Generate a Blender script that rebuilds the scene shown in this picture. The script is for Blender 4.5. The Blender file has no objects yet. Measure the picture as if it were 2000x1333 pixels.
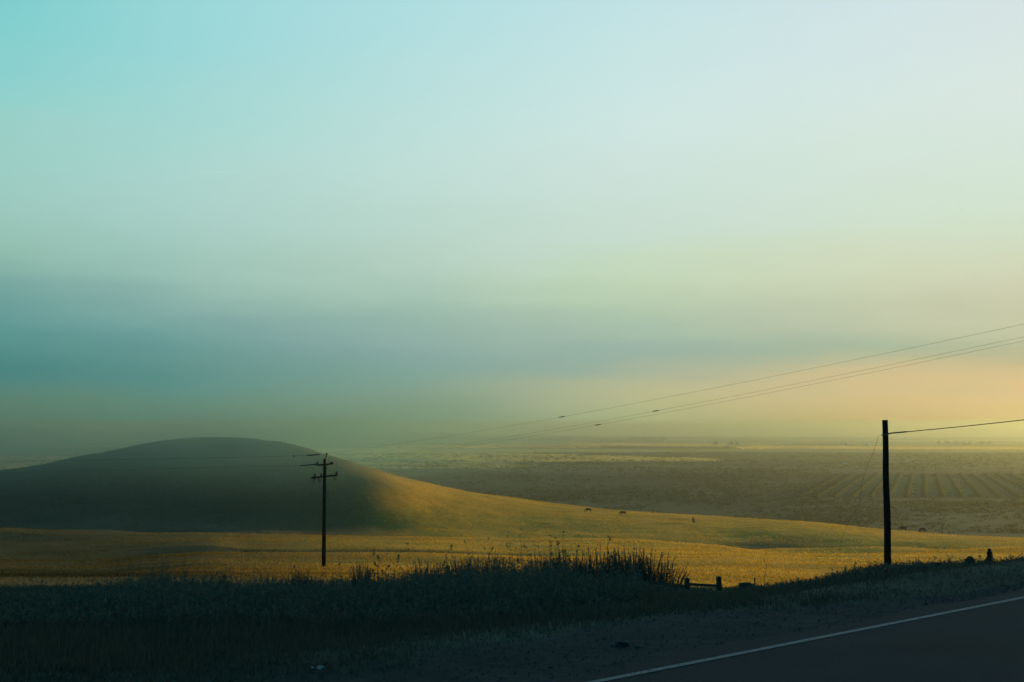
import bpy, bmesh, math, random
import numpy as np
from mathutils import Vector, Matrix

rng = np.random.default_rng(7)
random.seed(7)
SC = bpy.context.scene
COL = SC.collection
R = math.radians

# ------------------------------------------------------------------ camera
F = 2500.0                      # focal length in pixels of the 2000 px wide photograph
CAMZ = 1.6
HOR = 850.0                     # horizon row
PITCH = math.atan((HOR - 666.5) / F)
cam = bpy.data.cameras.new('camera')
cam.lens = 36 * F / 2000.0
cam.sensor_width = 36
cam.clip_start = 0.1
cam.clip_end = 60000
camo = bpy.data.objects.new('camera', cam)
COL.objects.link(camo)
camo.location = (0, 0, CAMZ)
camo.rotation_euler = (math.pi / 2 + PITCH, 0, 0)
SC.camera = camo

# ------------------------------------------------------------------ exposure, sampling
SC.view_settings.view_transform = 'Standard'
SC.view_settings.look = 'None'
SC.view_settings.exposure = 1.0
SC.view_settings.gamma = 1.0
SC.view_settings.use_curve_mapping = False
SC.render.engine = 'CYCLES'
cy = SC.cycles
cy.use_denoising = True
cy.max_bounces = 5
cy.diffuse_bounces = 2
cy.transmission_bounces = 3
cy.volume_bounces = 1
cy.transparent_max_bounces = 8
cy.sample_clamp_indirect = 4.0

# ------------------------------------------------------------------ sun + sky
SUN_EL, SUN_AZ = R(4.6), R(57)          # azimuth: right of the view axis
SDIR = Vector((math.sin(SUN_AZ) * math.cos(SUN_EL), math.cos(SUN_AZ) * math.cos(SUN_EL), math.sin(SUN_EL)))
sun = bpy.data.lights.new('sun', 'SUN')
sun.energy = 4.2
sun.angle = R(0.6)
sun.color = (1.0, 0.66, 0.21)
suno = bpy.data.objects.new('sun', sun)
COL.objects.link(suno)
suno.rotation_euler = (-SDIR).to_track_quat('-Z', 'Y').to_euler()
suno.location = SDIR * 200

def s2l(c):
    c = np.asarray(c, float) / 255.0
    return np.where(c <= 0.04045, c / 12.92, ((c + 0.055) / 1.055) ** 2.4)

SKY_X = [-200, 300, 800, 1250, 1700, 2250]
SKY_Y = [-60, 150, 300, 450, 520, 580, 650, 700, 750, 800, 850]
SKY_RGB = [   # sRGB wanted in the picture by direction, one row per elevation
    [(108,198,199), (148,214,216), (172,221,224), (190,226,229), (206,227,229), (218,226,225)],
    [(128,204,201), (155,213,211), (182,222,221), (202,229,227), (212,230,226), (218,230,222)],
    [(148,203,192), (166,212,205), (190,222,215), (206,228,221), (212,229,217), (215,229,214)],
    [(142,188,174), (163,203,193), (184,213,202), (200,221,206), (207,223,200), (210,224,194)],
    [(124,172,159), (152,192,180), (178,206,191), (197,217,189), (207,216,186), (210,212,182)],
    [( 98,152,148), (136,176,168), (164,194,178), (186,206,177), (198,206,176), (207,203,172)],
    [( 80,143,139), (110,158,153), (146,177,167), (166,189,168), (186,194,164), (198,196,158)],
    [( 74,132,127), ( 98,147,141), (134,167,157), (158,178,159), (184,186,150), (204,188,142)],
    [( 74,124,116), ( 92,139,130), (128,160,143), (180,183,147), (212,192,141), (234,200,140)],
    [( 79,120,109), ( 92,133,120), (126,152,128), (174,177,132), (206,186,130), (222,192,126)],
    [( 68, 98, 88), ( 82,114, 97), (112,138,106), (150,160,112), (184,172,108), (196,176,106)],
]
SKY_SRC = [   # radiance outside the haze that gives those colours through it
    [(107,197,199), (152,215,220), (173,222,227), (191,225,232), (205,225,231), (214,223,228)],
    [(118,207,207), (151,215,215), (183,224,224), (205,232,229), (213,232,231), (219,231,227)],
    [(152,208,198), (172,216,209), (196,226,218), (210,232,229), (215,232,224), (217,231,225)],
    [(152,198,187), (170,209,202), (187,217,208), (201,222,209), (206,226,207), (206,227,199)],
    [(142,191,172), (156,198,185), (184,211,196), (201,222,192), (211,220,191), (208,212,186)],
    [(109,160,157), (144,183,175), (160,194,178), (192,212,181), (204,212,184), (210,206,183)],
    [(83,153,151), (104,159,158), (140,173,170), (167,192,174), (189,195,168), (190,194,159)],
    [(73,139,136), (97,151,148), (129,168,162), (141,175,169), (147,180,160), (180,170,134)],
    [(13,118,126), (76,141,139), (124,168,158), (195,191,151), (224,196,146), (255,201,138)],
    [(30,132,142), (55,142,149), (135,165,158), (190,193,146), (215,186,133), (193,154,93)],
    [(13,95,112), (13,121,124), (96,144,130), (159,184,132), (194,155,82), (161,100,13)],
]
SKY_GAIN = 0.5                    # exposure is +1

world = bpy.data.worlds.new("World")
SC.world = world
world.use_nodes = True
nt = world.node_tree
nt.nodes.clear()
def N(t, **k):
    n = nt.nodes.new(t)
    for a, b in k.items():
        setattr(n, a, b)
    return n
def L(a, b):
    nt.links.new(a, b)
def MATH(op, a, b=None, clamp=False):
    n = N('ShaderNodeMath', operation=op)
    n.use_clamp = clamp
    for i, v in enumerate((a, b)):
        if v is None:
            continue
        if isinstance(v, (int, float)):
            n.inputs[i].default_value = v
        else:
            L(v, n.inputs[i])
    return n.outputs[0]
tc = N('ShaderNodeTexCoord')
sep = N('ShaderNodeSeparateXYZ')
L(tc.outputs['Generated'], sep.inputs[0])
az = MATH('ARCTAN2', sep.outputs[0], sep.outputs[1])
el = MATH('ARCSINE', sep.outputs[2])
nz = N('ShaderNodeTexNoise')
nz.inputs['Scale'].default_value = 3.6
nz.inputs['Detail'].default_value = 4
nz.inputs['Roughness'].default_value = 0.5
mp = N('ShaderNodeMapping')
mp.inputs['Scale'].default_value = (1, 1, 3.5)
L(tc.outputs['Generated'], mp.inputs[0])
L(mp.outputs[0], nz.inputs['Vector'])
wob = MATH('MULTIPLY', MATH('SUBTRACT', nz.outputs[0], 0.5), 0.036)
nz2 = N('ShaderNodeTexNoise')
nz2.inputs['Scale'].default_value = 3.2
nz2.inputs['Detail'].default_value = 5
nz2.inputs['Roughness'].default_value = 0.55
mp2 = N('ShaderNodeMapping')
mp2.inputs['Scale'].default_value = (1, 1, 8.5)
mp2.inputs['Rotation'].default_value = (0, R(3), 0)
L(tc.outputs['Generated'], mp2.inputs[0])
L(mp2.outputs[0], nz2.inputs['Vector'])
wob2 = MATH('MULTIPLY', MATH('SUBTRACT', nz2.outputs[0], 0.5), 0.046)
el2 = MATH('ADD', MATH('ADD', el, wob), wob2)
EL0, EL1 = R(-1.0), R(26)
t = MATH('DIVIDE', MATH('SUBTRACT', el2, EL0), EL1 - EL0, True)
cols = []
for j in range(len(SKY_X)):
    rp = N('ShaderNodeValToRGB')
    cr = rp.color_ramp
    cr.interpolation = 'B_SPLINE'
    pts = []
    for i, y in enumerate(SKY_Y):
        e = math.atan((HOR - y) / F)
        lin = s2l(SKY_SRC[i][j]) * SKY_GAIN
        pts.append(((e - EL0) / (EL1 - EL0), lin))
    pts.sort(key=lambda p: p[0])
    while len(cr.elements) < len(pts):
        cr.elements.new(0.5)
    for e, (p, c) in zip(cr.elements, pts):
        e.position = max(0, min(1, p))
    for e, (p, c) in zip(cr.elements, pts):
        e.color = (*c, 1)
    L(t, rp.inputs[0])
    cols.append(rp.outputs[0])
def azc(x):
    return math.atan((x - 1000) / F)
cur = cols[0]
for j in range(1, len(cols)):
    mr = N('ShaderNodeMapRange')
    mr.interpolation_type = 'LINEAR'
    L(az, mr.inputs['Value'])
    mr.inputs['From Min'].default_value = azc(SKY_X[j - 1])
    mr.inputs['From Max'].default_value = azc(SKY_X[j])
    mx = N('ShaderNodeMix', data_type='RGBA')
    L(mr.outputs[0], mx.inputs[0])
    L(cur, mx.inputs[6])
    L(cols[j], mx.inputs[7])
    cur = mx.outputs[2]
# the open sky overhead and behind: physical sky, thin and teal
sky = N('ShaderNodeTexSky', sky_type='NISHITA')
sky.sun_disc = False
sky.sun_elevation = SUN_EL
sky.sun_rotation = SUN_AZ
sky.altitude = 100
sky.air_density = 1.0
sky.dust_density = 2.0
sky.ozone_density = 2.0
tint = N('ShaderNodeMix', data_type='RGBA', blend_type='MULTIPLY')
tint.inputs[0].default_value = 1.0
L(sky.outputs[0], tint.inputs[6])
SKYS = 0.15
tint.inputs[7].default_value = (0.13 * SKYS, 0.80 * SKYS, 0.88 * SKYS, 1)
mr = N('ShaderNodeMapRange')
mr.interpolation_type = 'SMOOTHSTEP'
L(el, mr.inputs['Value'])
mr.inputs['From Min'].default_value = R(21)
mr.inputs['From Max'].default_value = R(45)
mr2 = N('ShaderNodeMapRange')
mr2.interpolation_type = 'SMOOTHSTEP'
L(MATH('ABSOLUTE', az), mr2.inputs['Value'])
mr2.inputs['From Min'].default_value = R(28)
mr2.inputs['From Max'].default_value = R(85)
mx = N('ShaderNodeMix', data_type='RGBA')
L(MATH('MAXIMUM', mr.outputs[0], mr2.outputs[0]), mx.inputs[0])
L(cur, mx.inputs[6])
L(tint.outputs[2], mx.inputs[7])
bg = N('ShaderNodeBackground')
bg.inputs['Strength'].default_value = 1.0
L(mx.outputs[2], bg.inputs['Color'])
wo = N('ShaderNodeOutputWorld')
L(bg.outputs[0], wo.inputs['Surface'])

# ------------------------------------------------------------------ helpers
cp, sp_ = math.cos(PITCH), math.sin(PITCH)
def ray(x, y):
    u, v = (x - 1000) / F, (666.5 - y) / F
    return Vector((u, cp - v * sp_, sp_ + v * cp))
def at(x, y, depth):
    """photo pixel + distance along the ground plane -> world point"""
    d = ray(x, y)
    k = depth / math.hypot(d.x, d.y)
    return Vector((d.x * k, d.y * k, CAMZ + d.z * k))

def pchip(xk, yk, x):
    xk = np.asarray(xk, float); yk = np.asarray(yk, float)
    h = np.diff(xk); dl = np.diff(yk) / h
    m = np.zeros(len(xk))
    for i in range(1, len(xk) - 1):
        if dl[i - 1] * dl[i] > 0:
            w1, w2 = 2 * h[i] + h[i - 1], h[i] + 2 * h[i - 1]
            m[i] = (w1 + w2) / (w1 / dl[i - 1] + w2 / dl[i])
    m[0], m[-1] = dl[0], dl[-1]
    x = np.clip(x, xk[0], xk[-1])
    i = np.clip(np.searchsorted(xk, x) - 1, 0, len(xk) - 2)
    s = (x - xk[i]) / h[i]
    return (yk[i] * (1 + 2 * s) * (1 - s) ** 2 + m[i] * h[i] * s * (1 - s) ** 2
            + yk[i + 1] * s * s * (3 - 2 * s) + m[i + 1] * h[i] * s * s * (s - 1))

def sstep(a, b, x):
    t_ = np.clip((x - a) / (b - a), 0, 1)
    return t_ * t_ * (3 - 2 * t_)

_perm = rng.random((256, 256))
def vnoise(x, y):
    """smooth value noise, -1..1"""
    x = np.asarray(x, float); y = np.asarray(y, float)
    xi, yi = np.floor(x).astype(int), np.floor(y).astype(int)
    fx, fy = x - xi, y - yi
    fx = fx * fx * (3 - 2 * fx); fy = fy * fy * (3 - 2 * fy)
    g = lambda a, b: _perm[a % 256, b % 256]
    v = (g(xi, yi) * (1 - fx) + g(xi + 1, yi) * fx) * (1 - fy) + (g(xi, yi + 1) * (1 - fx) + g(xi + 1, yi + 1) * fx) * fy
    return v * 2 - 1
def fbm(x, y, o=4):
    s, a = 0, 1.0
    for k in range(o):
        s = s + a * vnoise(x * 2 ** k + 17.3 * k, y * 2 ** k - 9.1 * k)
        a *= 0.5
    return s / 1.9

# ------------------------------------------------------------------ terrain
# each column: photo x -> [(distance, row where that ground point appears)]
TER = {
 -900: [(9,1312),(15,1215),(22,1178),(30,1160),(45,1145),(70,1125),(110,1140),(170,1112),(240,1026),(280,1046),(340,1036),(420,980),(490,952),(560,965),(660,1036),(760,1003),(1500,925),(3000,888),(5000,868),(7000,845),(9000,842)],
 -200: [(9,1312),(15,1215),(22,1178),(30,1160),(45,1145),(70,1125),(110,1140),(170,1112),(240,1029),(280,1046),(340,1034),(410,975),(480,932),(550,948),(660,1036),(760,1003),(1500,925),(3000,886),(5000,866),(7000,840),(9000,838)],
    0: [(9,1312),(15,1215),(22,1178),(30,1160),(45,1145),(70,1125),(110,1116),(150,1094),(170,1092),(200,1064),(240,1032),(285,1050),(345,1032),(410,965),(475,920),(545,935),(660,1034),(760,1003),(1500,925),(3000,886),(5000,864),(7000,838),(9000,838)],
  200: [(9,1308),(15,1212),(22,1178),(30,1160),(45,1145),(70,1125),(110,1114),(140,1092),(160,1095),(190,1068),(235,1040),(282,1056),(335,1034),(400,945),(462,884),(530,900),(660,1036),(760,1003),(1500,925),(3000,886),(5000,866),(7000,842),(9000,842)],
  300: [(9,1307),(15,1211),(22,1177),(30,1160),(45,1145),(70,1124),(110,1106),(138,1086),(158,1091),(188,1065),(230,1042),(283,1057),(340,1036),(415,950),(487,863),(552,880),(690,1025),(800,997),(1500,925),(3000,886),(5000,866),(7000,843),(9000,844)],
  410: [(9,1305),(15,1210),(22,1176),(30,1160),(45,1145),(70,1124),(110,1098),(135,1080),(155,1086),(185,1062),(225,1043),(280,1060),(340,1036),(405,955),(475,853),(540,864),(700,1016),(800,997),(1500,925),(3000,886),(5000,866),(7000,843),(9000,846)],
  480: [(9,1290),(15,1208),(22,1175),(30,1160),(45,1148),(70,1126),(110,1100),(135,1080),(155,1092),(185,1068),(225,1045),(283,1063),(337,1036),(398,945),(452,853),(520,868),(700,1016),(800,997),(1500,925),(3000,886),(5000,866),(7000,842),(9000,846)],
  525: [(9,1290),(15,1208),(22,1175),(30,1160),(45,1148),(70,1126),(110,1100),(135,1080),(155,1092),(185,1068),(225,1046),(284,1064),(333,1037),(384,945),(431,859),(505,878),(700,1016),(800,997),(1500,925),(3000,886),(5000,866),(7000,841),(9000,846)],
  580: [(9,1290),(15,1208),(22,1175),(30,1160),(45,1148),(70,1126),(110,1100),(135,1080),(155,1092),(185,1068),(225,1047),(285,1065),(331,1038),(378,950),(421,871),(497,894),(700,1016),(800,997),(1500,925),(3000,886),(5000,866),(7000,841),(9000,845)],
  640: [(9,1290),(15,1208),(22,1175),(30,1160),(45,1148),(70,1126),(110,1100),(135,1080),(155,1092),(185,1068),(225,1048),(285,1066),(328,1038),(372,958),(407,889),(485,912),(700,1016),(800,997),(1500,925),(3000,886),(5000,866),(7000,840),(9000,845)],
  720: [(9,1290),(15,1208),(22,1175),(30,1160),(45,1148),(70,1126),(110,1100),(135,1080),(155,1092),(185,1068),(226,1049),(285,1066),(330,1035),(366,962),(408,913),(480,940),(690,1018),(800,997),(1500,925),(3000,886),(5000,866),(7000,842),(9000,846)],
  850: [(9.2,1270),(15,1204),(22,1174),(30,1160),(45,1150),(70,1128),(110,1102),(135,1082),(155,1094),(185,1070),(230,1050),(285,1066),(330,1034),(374,985),(425,949),(500,975),(690,1018),(800,997),(1500,925),(3000,886),(5000,866),(7000,845),(9000,848)],
 1000: [(9.6,1250),(15,1198),(22,1173),(30,1160),(45,1152),(70,1130),(110,1104),(140,1086),(160,1098),(190,1072),(235,1052),(285,1067),(328,1040),(385,998),(450,973),(525,1000),(690,1019),(800,997),(1500,925),(3000,886),(5000,868),(7000,850),(9000,850)],
 1200: [(10.2,1228),(15,1190),(22,1168),(30,1162),(45,1155),(70,1134),(110,1106),(150,1086),(190,1069),(240,1053),(285,1070),(322,1044),(375,1016),(440,996),(512,1022),(670,1024),(800,997),(1500,925),(3000,886),(5000,868),(7000,852),(9000,852)],
 1400: [(11,1208),(15,1178),(22,1164),(30,1162),(45,1162),(70,1138),(110,1106),(150,1086),(195,1073),(230,1066),(280,1078),(315,1055),(365,1028),(430,1009),(502,1036),(660,1026),(800,997),(1500,925),(3000,886),(5000,868),(7000,853),(9000,853)],
 1550: [(12,1188),(16,1162),(22,1148),(30,1154),(45,1172),(70,1148),(110,1112),(150,1092),(190,1082),(215,1090),(255,1072),(280,1080),(312,1050),(360,1028),(420,1018),(492,1044),(650,1028),(800,997),(1500,925),(3000,886),(5000,869),(7000,854),(9000,853)],
 1730: [(13,1162),(17,1136),(23,1118),(31,1128),(45,1168),(70,1158),(110,1116),(150,1093),(190,1081),(212,1090),(250,1068),(280,1080),(305,1056),(348,1041),(400,1034),(470,1060),(640,1031),(800,997),(1500,925),(3000,886),(5000,869),(7000,855),(9000,854)],
 2000: [(14.5,1136),(18,1118),(24,1108),(32,1122),(46,1166),(72,1162),(110,1122),(150,1094),(185,1078),(220,1070),(255,1085),(283,1068),(322,1057),(370,1052),(440,1078),(620,1036),(800,997),(1500,925),(3000,886),(5000,870),(7000,856),(9000,854)],
 2300: [(14.5,1136),(18,1112),(24,1106),(32,1122),(46,1166),(72,1162),(110,1126),(150,1100),(185,1085),(220,1082),(255,1092),(283,1078),(322,1070),(370,1066),(440,1088),(620,1036),(800,997),(1500,925),(3000,886),(5000,870),(7000,856),(9000,854)],
 3200: [(14.5,1136),(18,1112),(24,1106),(32,1122),(46,1166),(72,1162),(110,1126),(150,1105),(185,1095),(220,1095),(255,1100),(283,1090),(322,1086),(370,1084),(440,1094),(620,1036),(800,997),(1500,925),(3000,886),(5000,870),(7000,856),(9000,854)],
}
LR = np.linspace(math.log(8), math.log(9000), 700)
def _col(x, kn):
    rr = [math.log(k[0]) for k in kn]
    zz = [at(x, k[1], k[0]).z for k in kn]
    return pchip(rr, zz, LR)
_txs = sorted(TER)
_taz = np.array([math.atan2(ray(x, 960).x, ray(x, 960).y) for x in _txs])
_tz = np.array([_col(x, TER[x]) for x in _txs])
AZG = np.linspace(_taz[0], _taz[-1], 400)
TZ = np.stack([pchip(_taz, _tz[:, k], AZG) for k in range(len(LR))], axis=1)
_k = np.exp(-0.5 * (np.arange(-8, 9) / 2.6) ** 2); _k /= _k.sum()
_sm = np.stack([np.convolve(np.pad(TZ[:, j], 8, mode='edge'), _k, 'valid') for j in range(TZ.shape[1])], 1)
_w = sstep(math.log(255), math.log(300), LR)[None, :]
TZ = TZ * (1 - _w) + _sm * _w
RT = math.sqrt(0.5)

def ground_z(X, Y):
    X = np.asarray(X, float); Y = np.asarray(Y, float)
    r = np.hypot(X, Y) + 1e-6
    a = np.arctan2(X, Y)
    ai = np.clip((a - AZG[0]) / (AZG[1] - AZG[0]), 0, len(AZG) - 1.001)
    li = np.clip((np.log(np.clip(r, 8, 9000)) - LR[0]) / (LR[1] - LR[0]), 0, len(LR) - 1.001)
    i, j = ai.astype(int), li.astype(int)
    fa, fl = ai - i, li - j
    z = (TZ[i, j] * (1 - fa) + TZ[i + 1, j] * fa) * (1 - fl) + (TZ[i, j + 1] * (1 - fa) + TZ[i + 1, j + 1] * fa) * fl
    # gentle unevenness growing with distance from the road
    amp = 0.025 * sstep(9, 25, r) + 0.22 * sstep(70, 160, r) * (1 - sstep(600, 900, r))
    z = z + amp * fbm(X * 0.06, Y * 0.06, 3)
    z = z + sstep(230, 320, r) * (1 - sstep(520, 600, r)) * (0.15 * fbm(X * 0.21, Y * 0.13 + 50, 3) + 0.30 * fbm(X * 0.045 + 8, Y * 0.03 + 3, 3))
    z = z + 0.03 * sstep(10, 20, r) * (1 - sstep(80, 200, r)) * fbm(X * 0.5, Y * 0.5, 2)
    n = (Y - X) * RT
    al = (X + Y) * RT
    w = sstep(6.6, 9.0 + 0.3 * np.clip(al - 30, 0, None), n)
    z = z * w + (-0.03) * (1 - w)
    # unseen bank on the near side, added and shaped to shade road and verge
    b = sstep(-4.8, -24, n) * sstep(330, 285, al) * sstep(-160, -90, al)
    b = b * (1 - sstep(-120, -260, n))
    z = z + b * (22.0 + 2.0 * fbm(X * 0.03 + 5, Y * 0.03, 3))
    return z
def gz(x, y):
    return float(ground_z(np.array([x]), np.array([y]))[0])

def link(o):
    COL.objects.link(o)
    return o
def mesh_np(name, V, faces_flat, sizes, mat=None, parent=None, attrs=None, smooth=False):
    """V (n,3); faces_flat loop indices; sizes loops per face"""
    me = bpy.data.meshes.new(name)
    V = np.asarray(V, np.float32)
    me.vertices.add(len(V))
    me.vertices.foreach_set('co', V.ravel())
    fl = np.asarray(faces_flat, np.int32)
    sz = np.asarray(sizes, np.int32)
    me.loops.add(len(fl))
    me.loops.foreach_set('vertex_index', fl)
    me.polygons.add(len(sz))
    st = np.concatenate([[0], np.cumsum(sz)[:-1]]).astype(np.int32)
    me.polygons.foreach_set('loop_start', st)
    try:
        me.polygons.foreach_set('loop_total', sz)
    except Exception:
        pass
    if smooth:
        me.polygons.foreach_set('use_smooth', np.ones(len(sz), bool))
    for k, v in (attrs or {}).items():
        v = np.asarray(v, np.float32)
        if v.ndim == 1:
            at_ = me.attributes.new(k, 'FLOAT', 'POINT')
            at_.data.foreach_set('value', v)
        else:
            at_ = me.attributes.new(k, 'FLOAT_COLOR', 'POINT')
            at_.data.foreach_set('color', np.c_[v, np.ones(len(v))].astype(np.float32).ravel())
    me.update()
    me.validate()
    o = bpy.data.objects.new(name, me)
    if mat:
        me.materials.append(mat)
    if parent:
        o.parent = parent
    return link(o)

class MB:
    def __init__(s):
        s.v, s.f = [], []
    def add(s, vs, fs):
        b = len(s.v)
        s.v += [tuple(v) for v in vs]
        s.f += [tuple(i + b for i in f) for f in fs]
    def box(s, c, size, rot=None, taper=1.0):
        hx, hy, hz = (q / 2 for q in size)
        vs = []
        for z in (-1, 1):
            k = taper if z > 0 else 1
            for x, y in ((-1, -1), (1, -1), (1, 1), (-1, 1)):
                p = Vector((x * hx * k, y * hy * k, z * hz))
                if rot is not None:
                    p = rot @ p
                vs.append(Vector(c) + p)
        s.add(vs, [(3, 2, 1, 0), (4, 5, 6, 7), (0, 1, 5, 4), (1, 2, 6, 5), (2, 3, 7, 6), (3, 0, 4, 7)])
    def tube(s, pts, rad, seg=8, cap=True):
        pts = [Vector(p) for p in pts]
        if not hasattr(rad, '__len__'):
            rad = [rad] * len(pts)
        b = len(s.v)
        for k, p in enumerate(pts):
            d = (pts[min(k + 1, len(pts) - 1)] - pts[max(k - 1, 0)])
            d = d.normalized() if d.length > 1e-9 else Vector((0, 0, 1))
            up = Vector((0, 0, 1)) if abs(d.z) < 0.9 else Vector((0, 1, 0))
            e1 = d.cross(up).normalized()
            e2 = d.cross(e1).normalized()
            for q in range(seg):
                a_ = 2 * math.pi * q / seg
                s.v.append(tuple(p + (e1 * math.cos(a_) + e2 * math.sin(a_)) * rad[k]))
        for k in range(len(pts) - 1):
            for q in range(seg):
                q2 = (q + 1) % seg
                s.f.append((b + k * seg + q, b + k * seg + q2, b + (k + 1) * seg + q2, b + (k + 1) * seg + q))
        if cap:
            s.f.append(tuple(b + q for q in range(seg))[::-1])
            s.f.append(tuple(b + (len(pts) - 1) * seg + q for q in range(seg)))
    def lathe(s, c, prof, seg=10, axis=Vector((0, 0, 1))):
        axis = axis.normalized()
        s.tube([Vector(c) + axis * h for r_, h in prof], [max(r_, 1e-4) for r_, h in prof], seg)
    def build(s, name, mat, parent=None, smooth=False):
        me = bpy.data.meshes.new(name)
        me.from_pydata(s.v, [], s.f)
        me.materials.append(mat)
        if smooth:
            for p in me.polygons:
                p.use_smooth = True
        me.update()
        o = bpy.data.objects.new(name, me)
        if parent:
            o.parent = parent
        return link(o)

def tag(o, label=None, cat=None, group=None, kind=None):
    if label: o['label'] = label
    if cat: o['category'] = cat
    if group: o['group'] = group
    if kind: o['kind'] = kind
    return o
def empty(name, loc=(0, 0, 0), rz=0.0, sc=1.0):
    o = bpy.data.objects.new(name, None)
    o.empty_display_size = 0.2
    o.location = loc
    o.rotation_euler = (0, 0, rz)
    o.scale = (sc, sc, sc) if not hasattr(sc, '__len__') else sc
    return link(o)
def copy_tree(o, parent=None):
    c = o.copy()
    link(c)
    if parent:
        c.parent = parent
    for ch in list(o.children):
        copy_tree(ch, c)
    return c

# ------------------------------------------------------------------ materials
def new_mat(name):
    m = bpy.data.materials.new(name)
    m.use_nodes = True
    m.node_tree.nodes.clear()
    return m
class G:
    """small node helper for one material"""
    def __init__(s, name):
        s.m = new_mat(name)
        s.t = s.m.node_tree
    def n(s, typ, **k):
        q = s.t.nodes.new(typ)
        for a_, b_ in k.items():
            if a_.startswith('i_'):
                q.inputs[a_[2:].replace('_', ' ')].default_value = b_
            else:
                setattr(q, a_, b_)
        return q
    def l(s, a_, b_):
        s.t.links.new(a_, b_)
    def noise(s, scale, detail=4, rough=0.55, coord='Object', stretch=None):
        tcx = s.n('ShaderNodeTexCoord')
        q = s.n('ShaderNodeTexNoise', i_Scale=scale, i_Detail=detail, i_Roughness=rough)
        if stretch:
            mm = s.n('ShaderNodeMapping')
            mm.inputs['Scale'].default_value = stretch
            s.l(tcx.outputs[coord], mm.inputs[0])
            s.l(mm.outputs[0], q.inputs['Vector'])
        else:
            s.l(tcx.outputs[coord], q.inputs['Vector'])
        return q.outputs[0]
    def ramp(s, fac, stops):
        q = s.n('ShaderNodeValToRGB')
        while len(q.color_ramp.elements) < len(stops):
            q.color_ramp.elements.new(0.5)
        for e, (p, c) in zip(q.color_ramp.elements, stops):
            e.position = p
            e.color = (*c, 1)
        s.l(fac, q.inputs[0])
        return q.outputs[0]
    def mix(s, fac, a_, b_, mode='MIX'):
        q = s.n('ShaderNodeMix', data_type='RGBA', blend_type=mode)
        for sock, v in ((q.inputs[0], fac), (q.inputs[6], a_), (q.inputs[7], b_)):
            if isinstance(v, (int, float)):
                sock.default_value = v
            elif isinstance(v, tuple):
                sock.default_value = (*v, 1)
            else:
                s.l(v, sock)
        return q.outputs[2]
    def bump(s, h, strength=0.5, dist=0.1):
        q = s.n('ShaderNodeBump', i_Strength=strength, i_Distance=dist)
        s.l(h, q.inputs['Height'])
        return q.outputs[0]
    def principled(s, col, rough=0.8, normal=None, metal=0.0, spec=0.3):
        q = s.n('ShaderNodeBsdfPrincipled')
        if isinstance(col, tuple):
            q.inputs['Base Color'].default_value = (*col, 1)
        else:
            s.l(col, q.inputs['Base Color'])
        if isinstance(rough, (int, float)):
            q.inputs['Roughness'].default_value = rough
        else:
            s.l(rough, q.inputs['Roughness'])
        q.inputs['Metallic'].default_value = metal
        q.inputs['Specular IOR Level'].default_value = spec
        if normal is not None:
            s.l(normal, q.inputs['Normal'])
        return q.outputs[0]
    def out(s, surf):
        o_ = s.n('ShaderNodeOutputMaterial')
        s.l(surf, o_.inputs['Surface'])
        return s.m

def simple_mat(name, c1, c2, scale=8, rough=0.8, bump=0.3, stretch=None, metal=0.0, spec=0.3):
    g = G(name)
    nn = g.noise(scale, 5, 0.6, stretch=stretch)
    col = g.ramp(nn, [(0.3, c1), (0.7, c2)])
    return g.out(g.principled(col, rough, g.bump(nn, bump, 0.02), metal, spec))

def ground_mat():
    g = G('ground_cover')
    a_ = g.n('ShaderNodeAttribute', attribute_name='tint')
    n1 = g.noise(0.9, 6, 0.65, stretch=(1, 1, 1))
    n2 = g.noise(0.06, 4, 0.6)
    col = g.mix(1.0, a_.outputs['Color'], g.ramp(n1, [(0.25, (0.55, 0.6, 0.6)), (0.75, (1.3, 1.25, 1.15))]), 'MULTIPLY')
    col = g.mix(1.0, col, g.ramp(n2, [(0.3, (0.75, 0.85, 0.85)), (0.7, (1.2, 1.1, 1.0))]), 'MULTIPLY')
    bump = g.bump(n1, 0.5, 0.12)
    return g.out(g.principled(col, 0.95, bump, spec=0.05))

def blade_mat(name, trans=0.45):
    """thin leaves and grass: tint attribute, part of the light passes through"""
    g = G(name)
    a_ = g.n('ShaderNodeAttribute', attribute_name='tint')
    d = g.n('ShaderNodeBsdfDiffuse')
    tr = g.n('ShaderNodeBsdfTranslucent')
    g.l(a_.outputs['Color'], d.inputs['Color'])
    g.l(a_.outputs['Color'], tr.inputs['Color'])
    mixs = g.n('ShaderNodeMixShader')
    mixs.inputs[0].default_value = trans
    g.l(d.outputs[0], mixs.inputs[1])
    g.l(tr.outputs[0], mixs.inputs[2])
    return g.out(mixs.outputs[0])

def leaf_mat(name, c1, c2, trans=0.3):
    g = G(name)
    nn = g.noise(6, 4, 0.6)
    col = g.ramp(nn, [(0.35, c1), (0.65, c2)])
    d = g.n('ShaderNodeBsdfDiffuse')
    tr = g.n('ShaderNodeBsdfTranslucent')
    g.l(col, d.inputs['Color'])
    g.l(col, tr.inputs['Color'])
    mixs = g.n('ShaderNodeMixShader')
    mixs.inputs[0].default_value = trans
    g.l(d.outputs[0], mixs.inputs[1])
    g.l(tr.outputs[0], mixs.inputs[2])
    return g.out(mixs.outputs[0])

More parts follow.
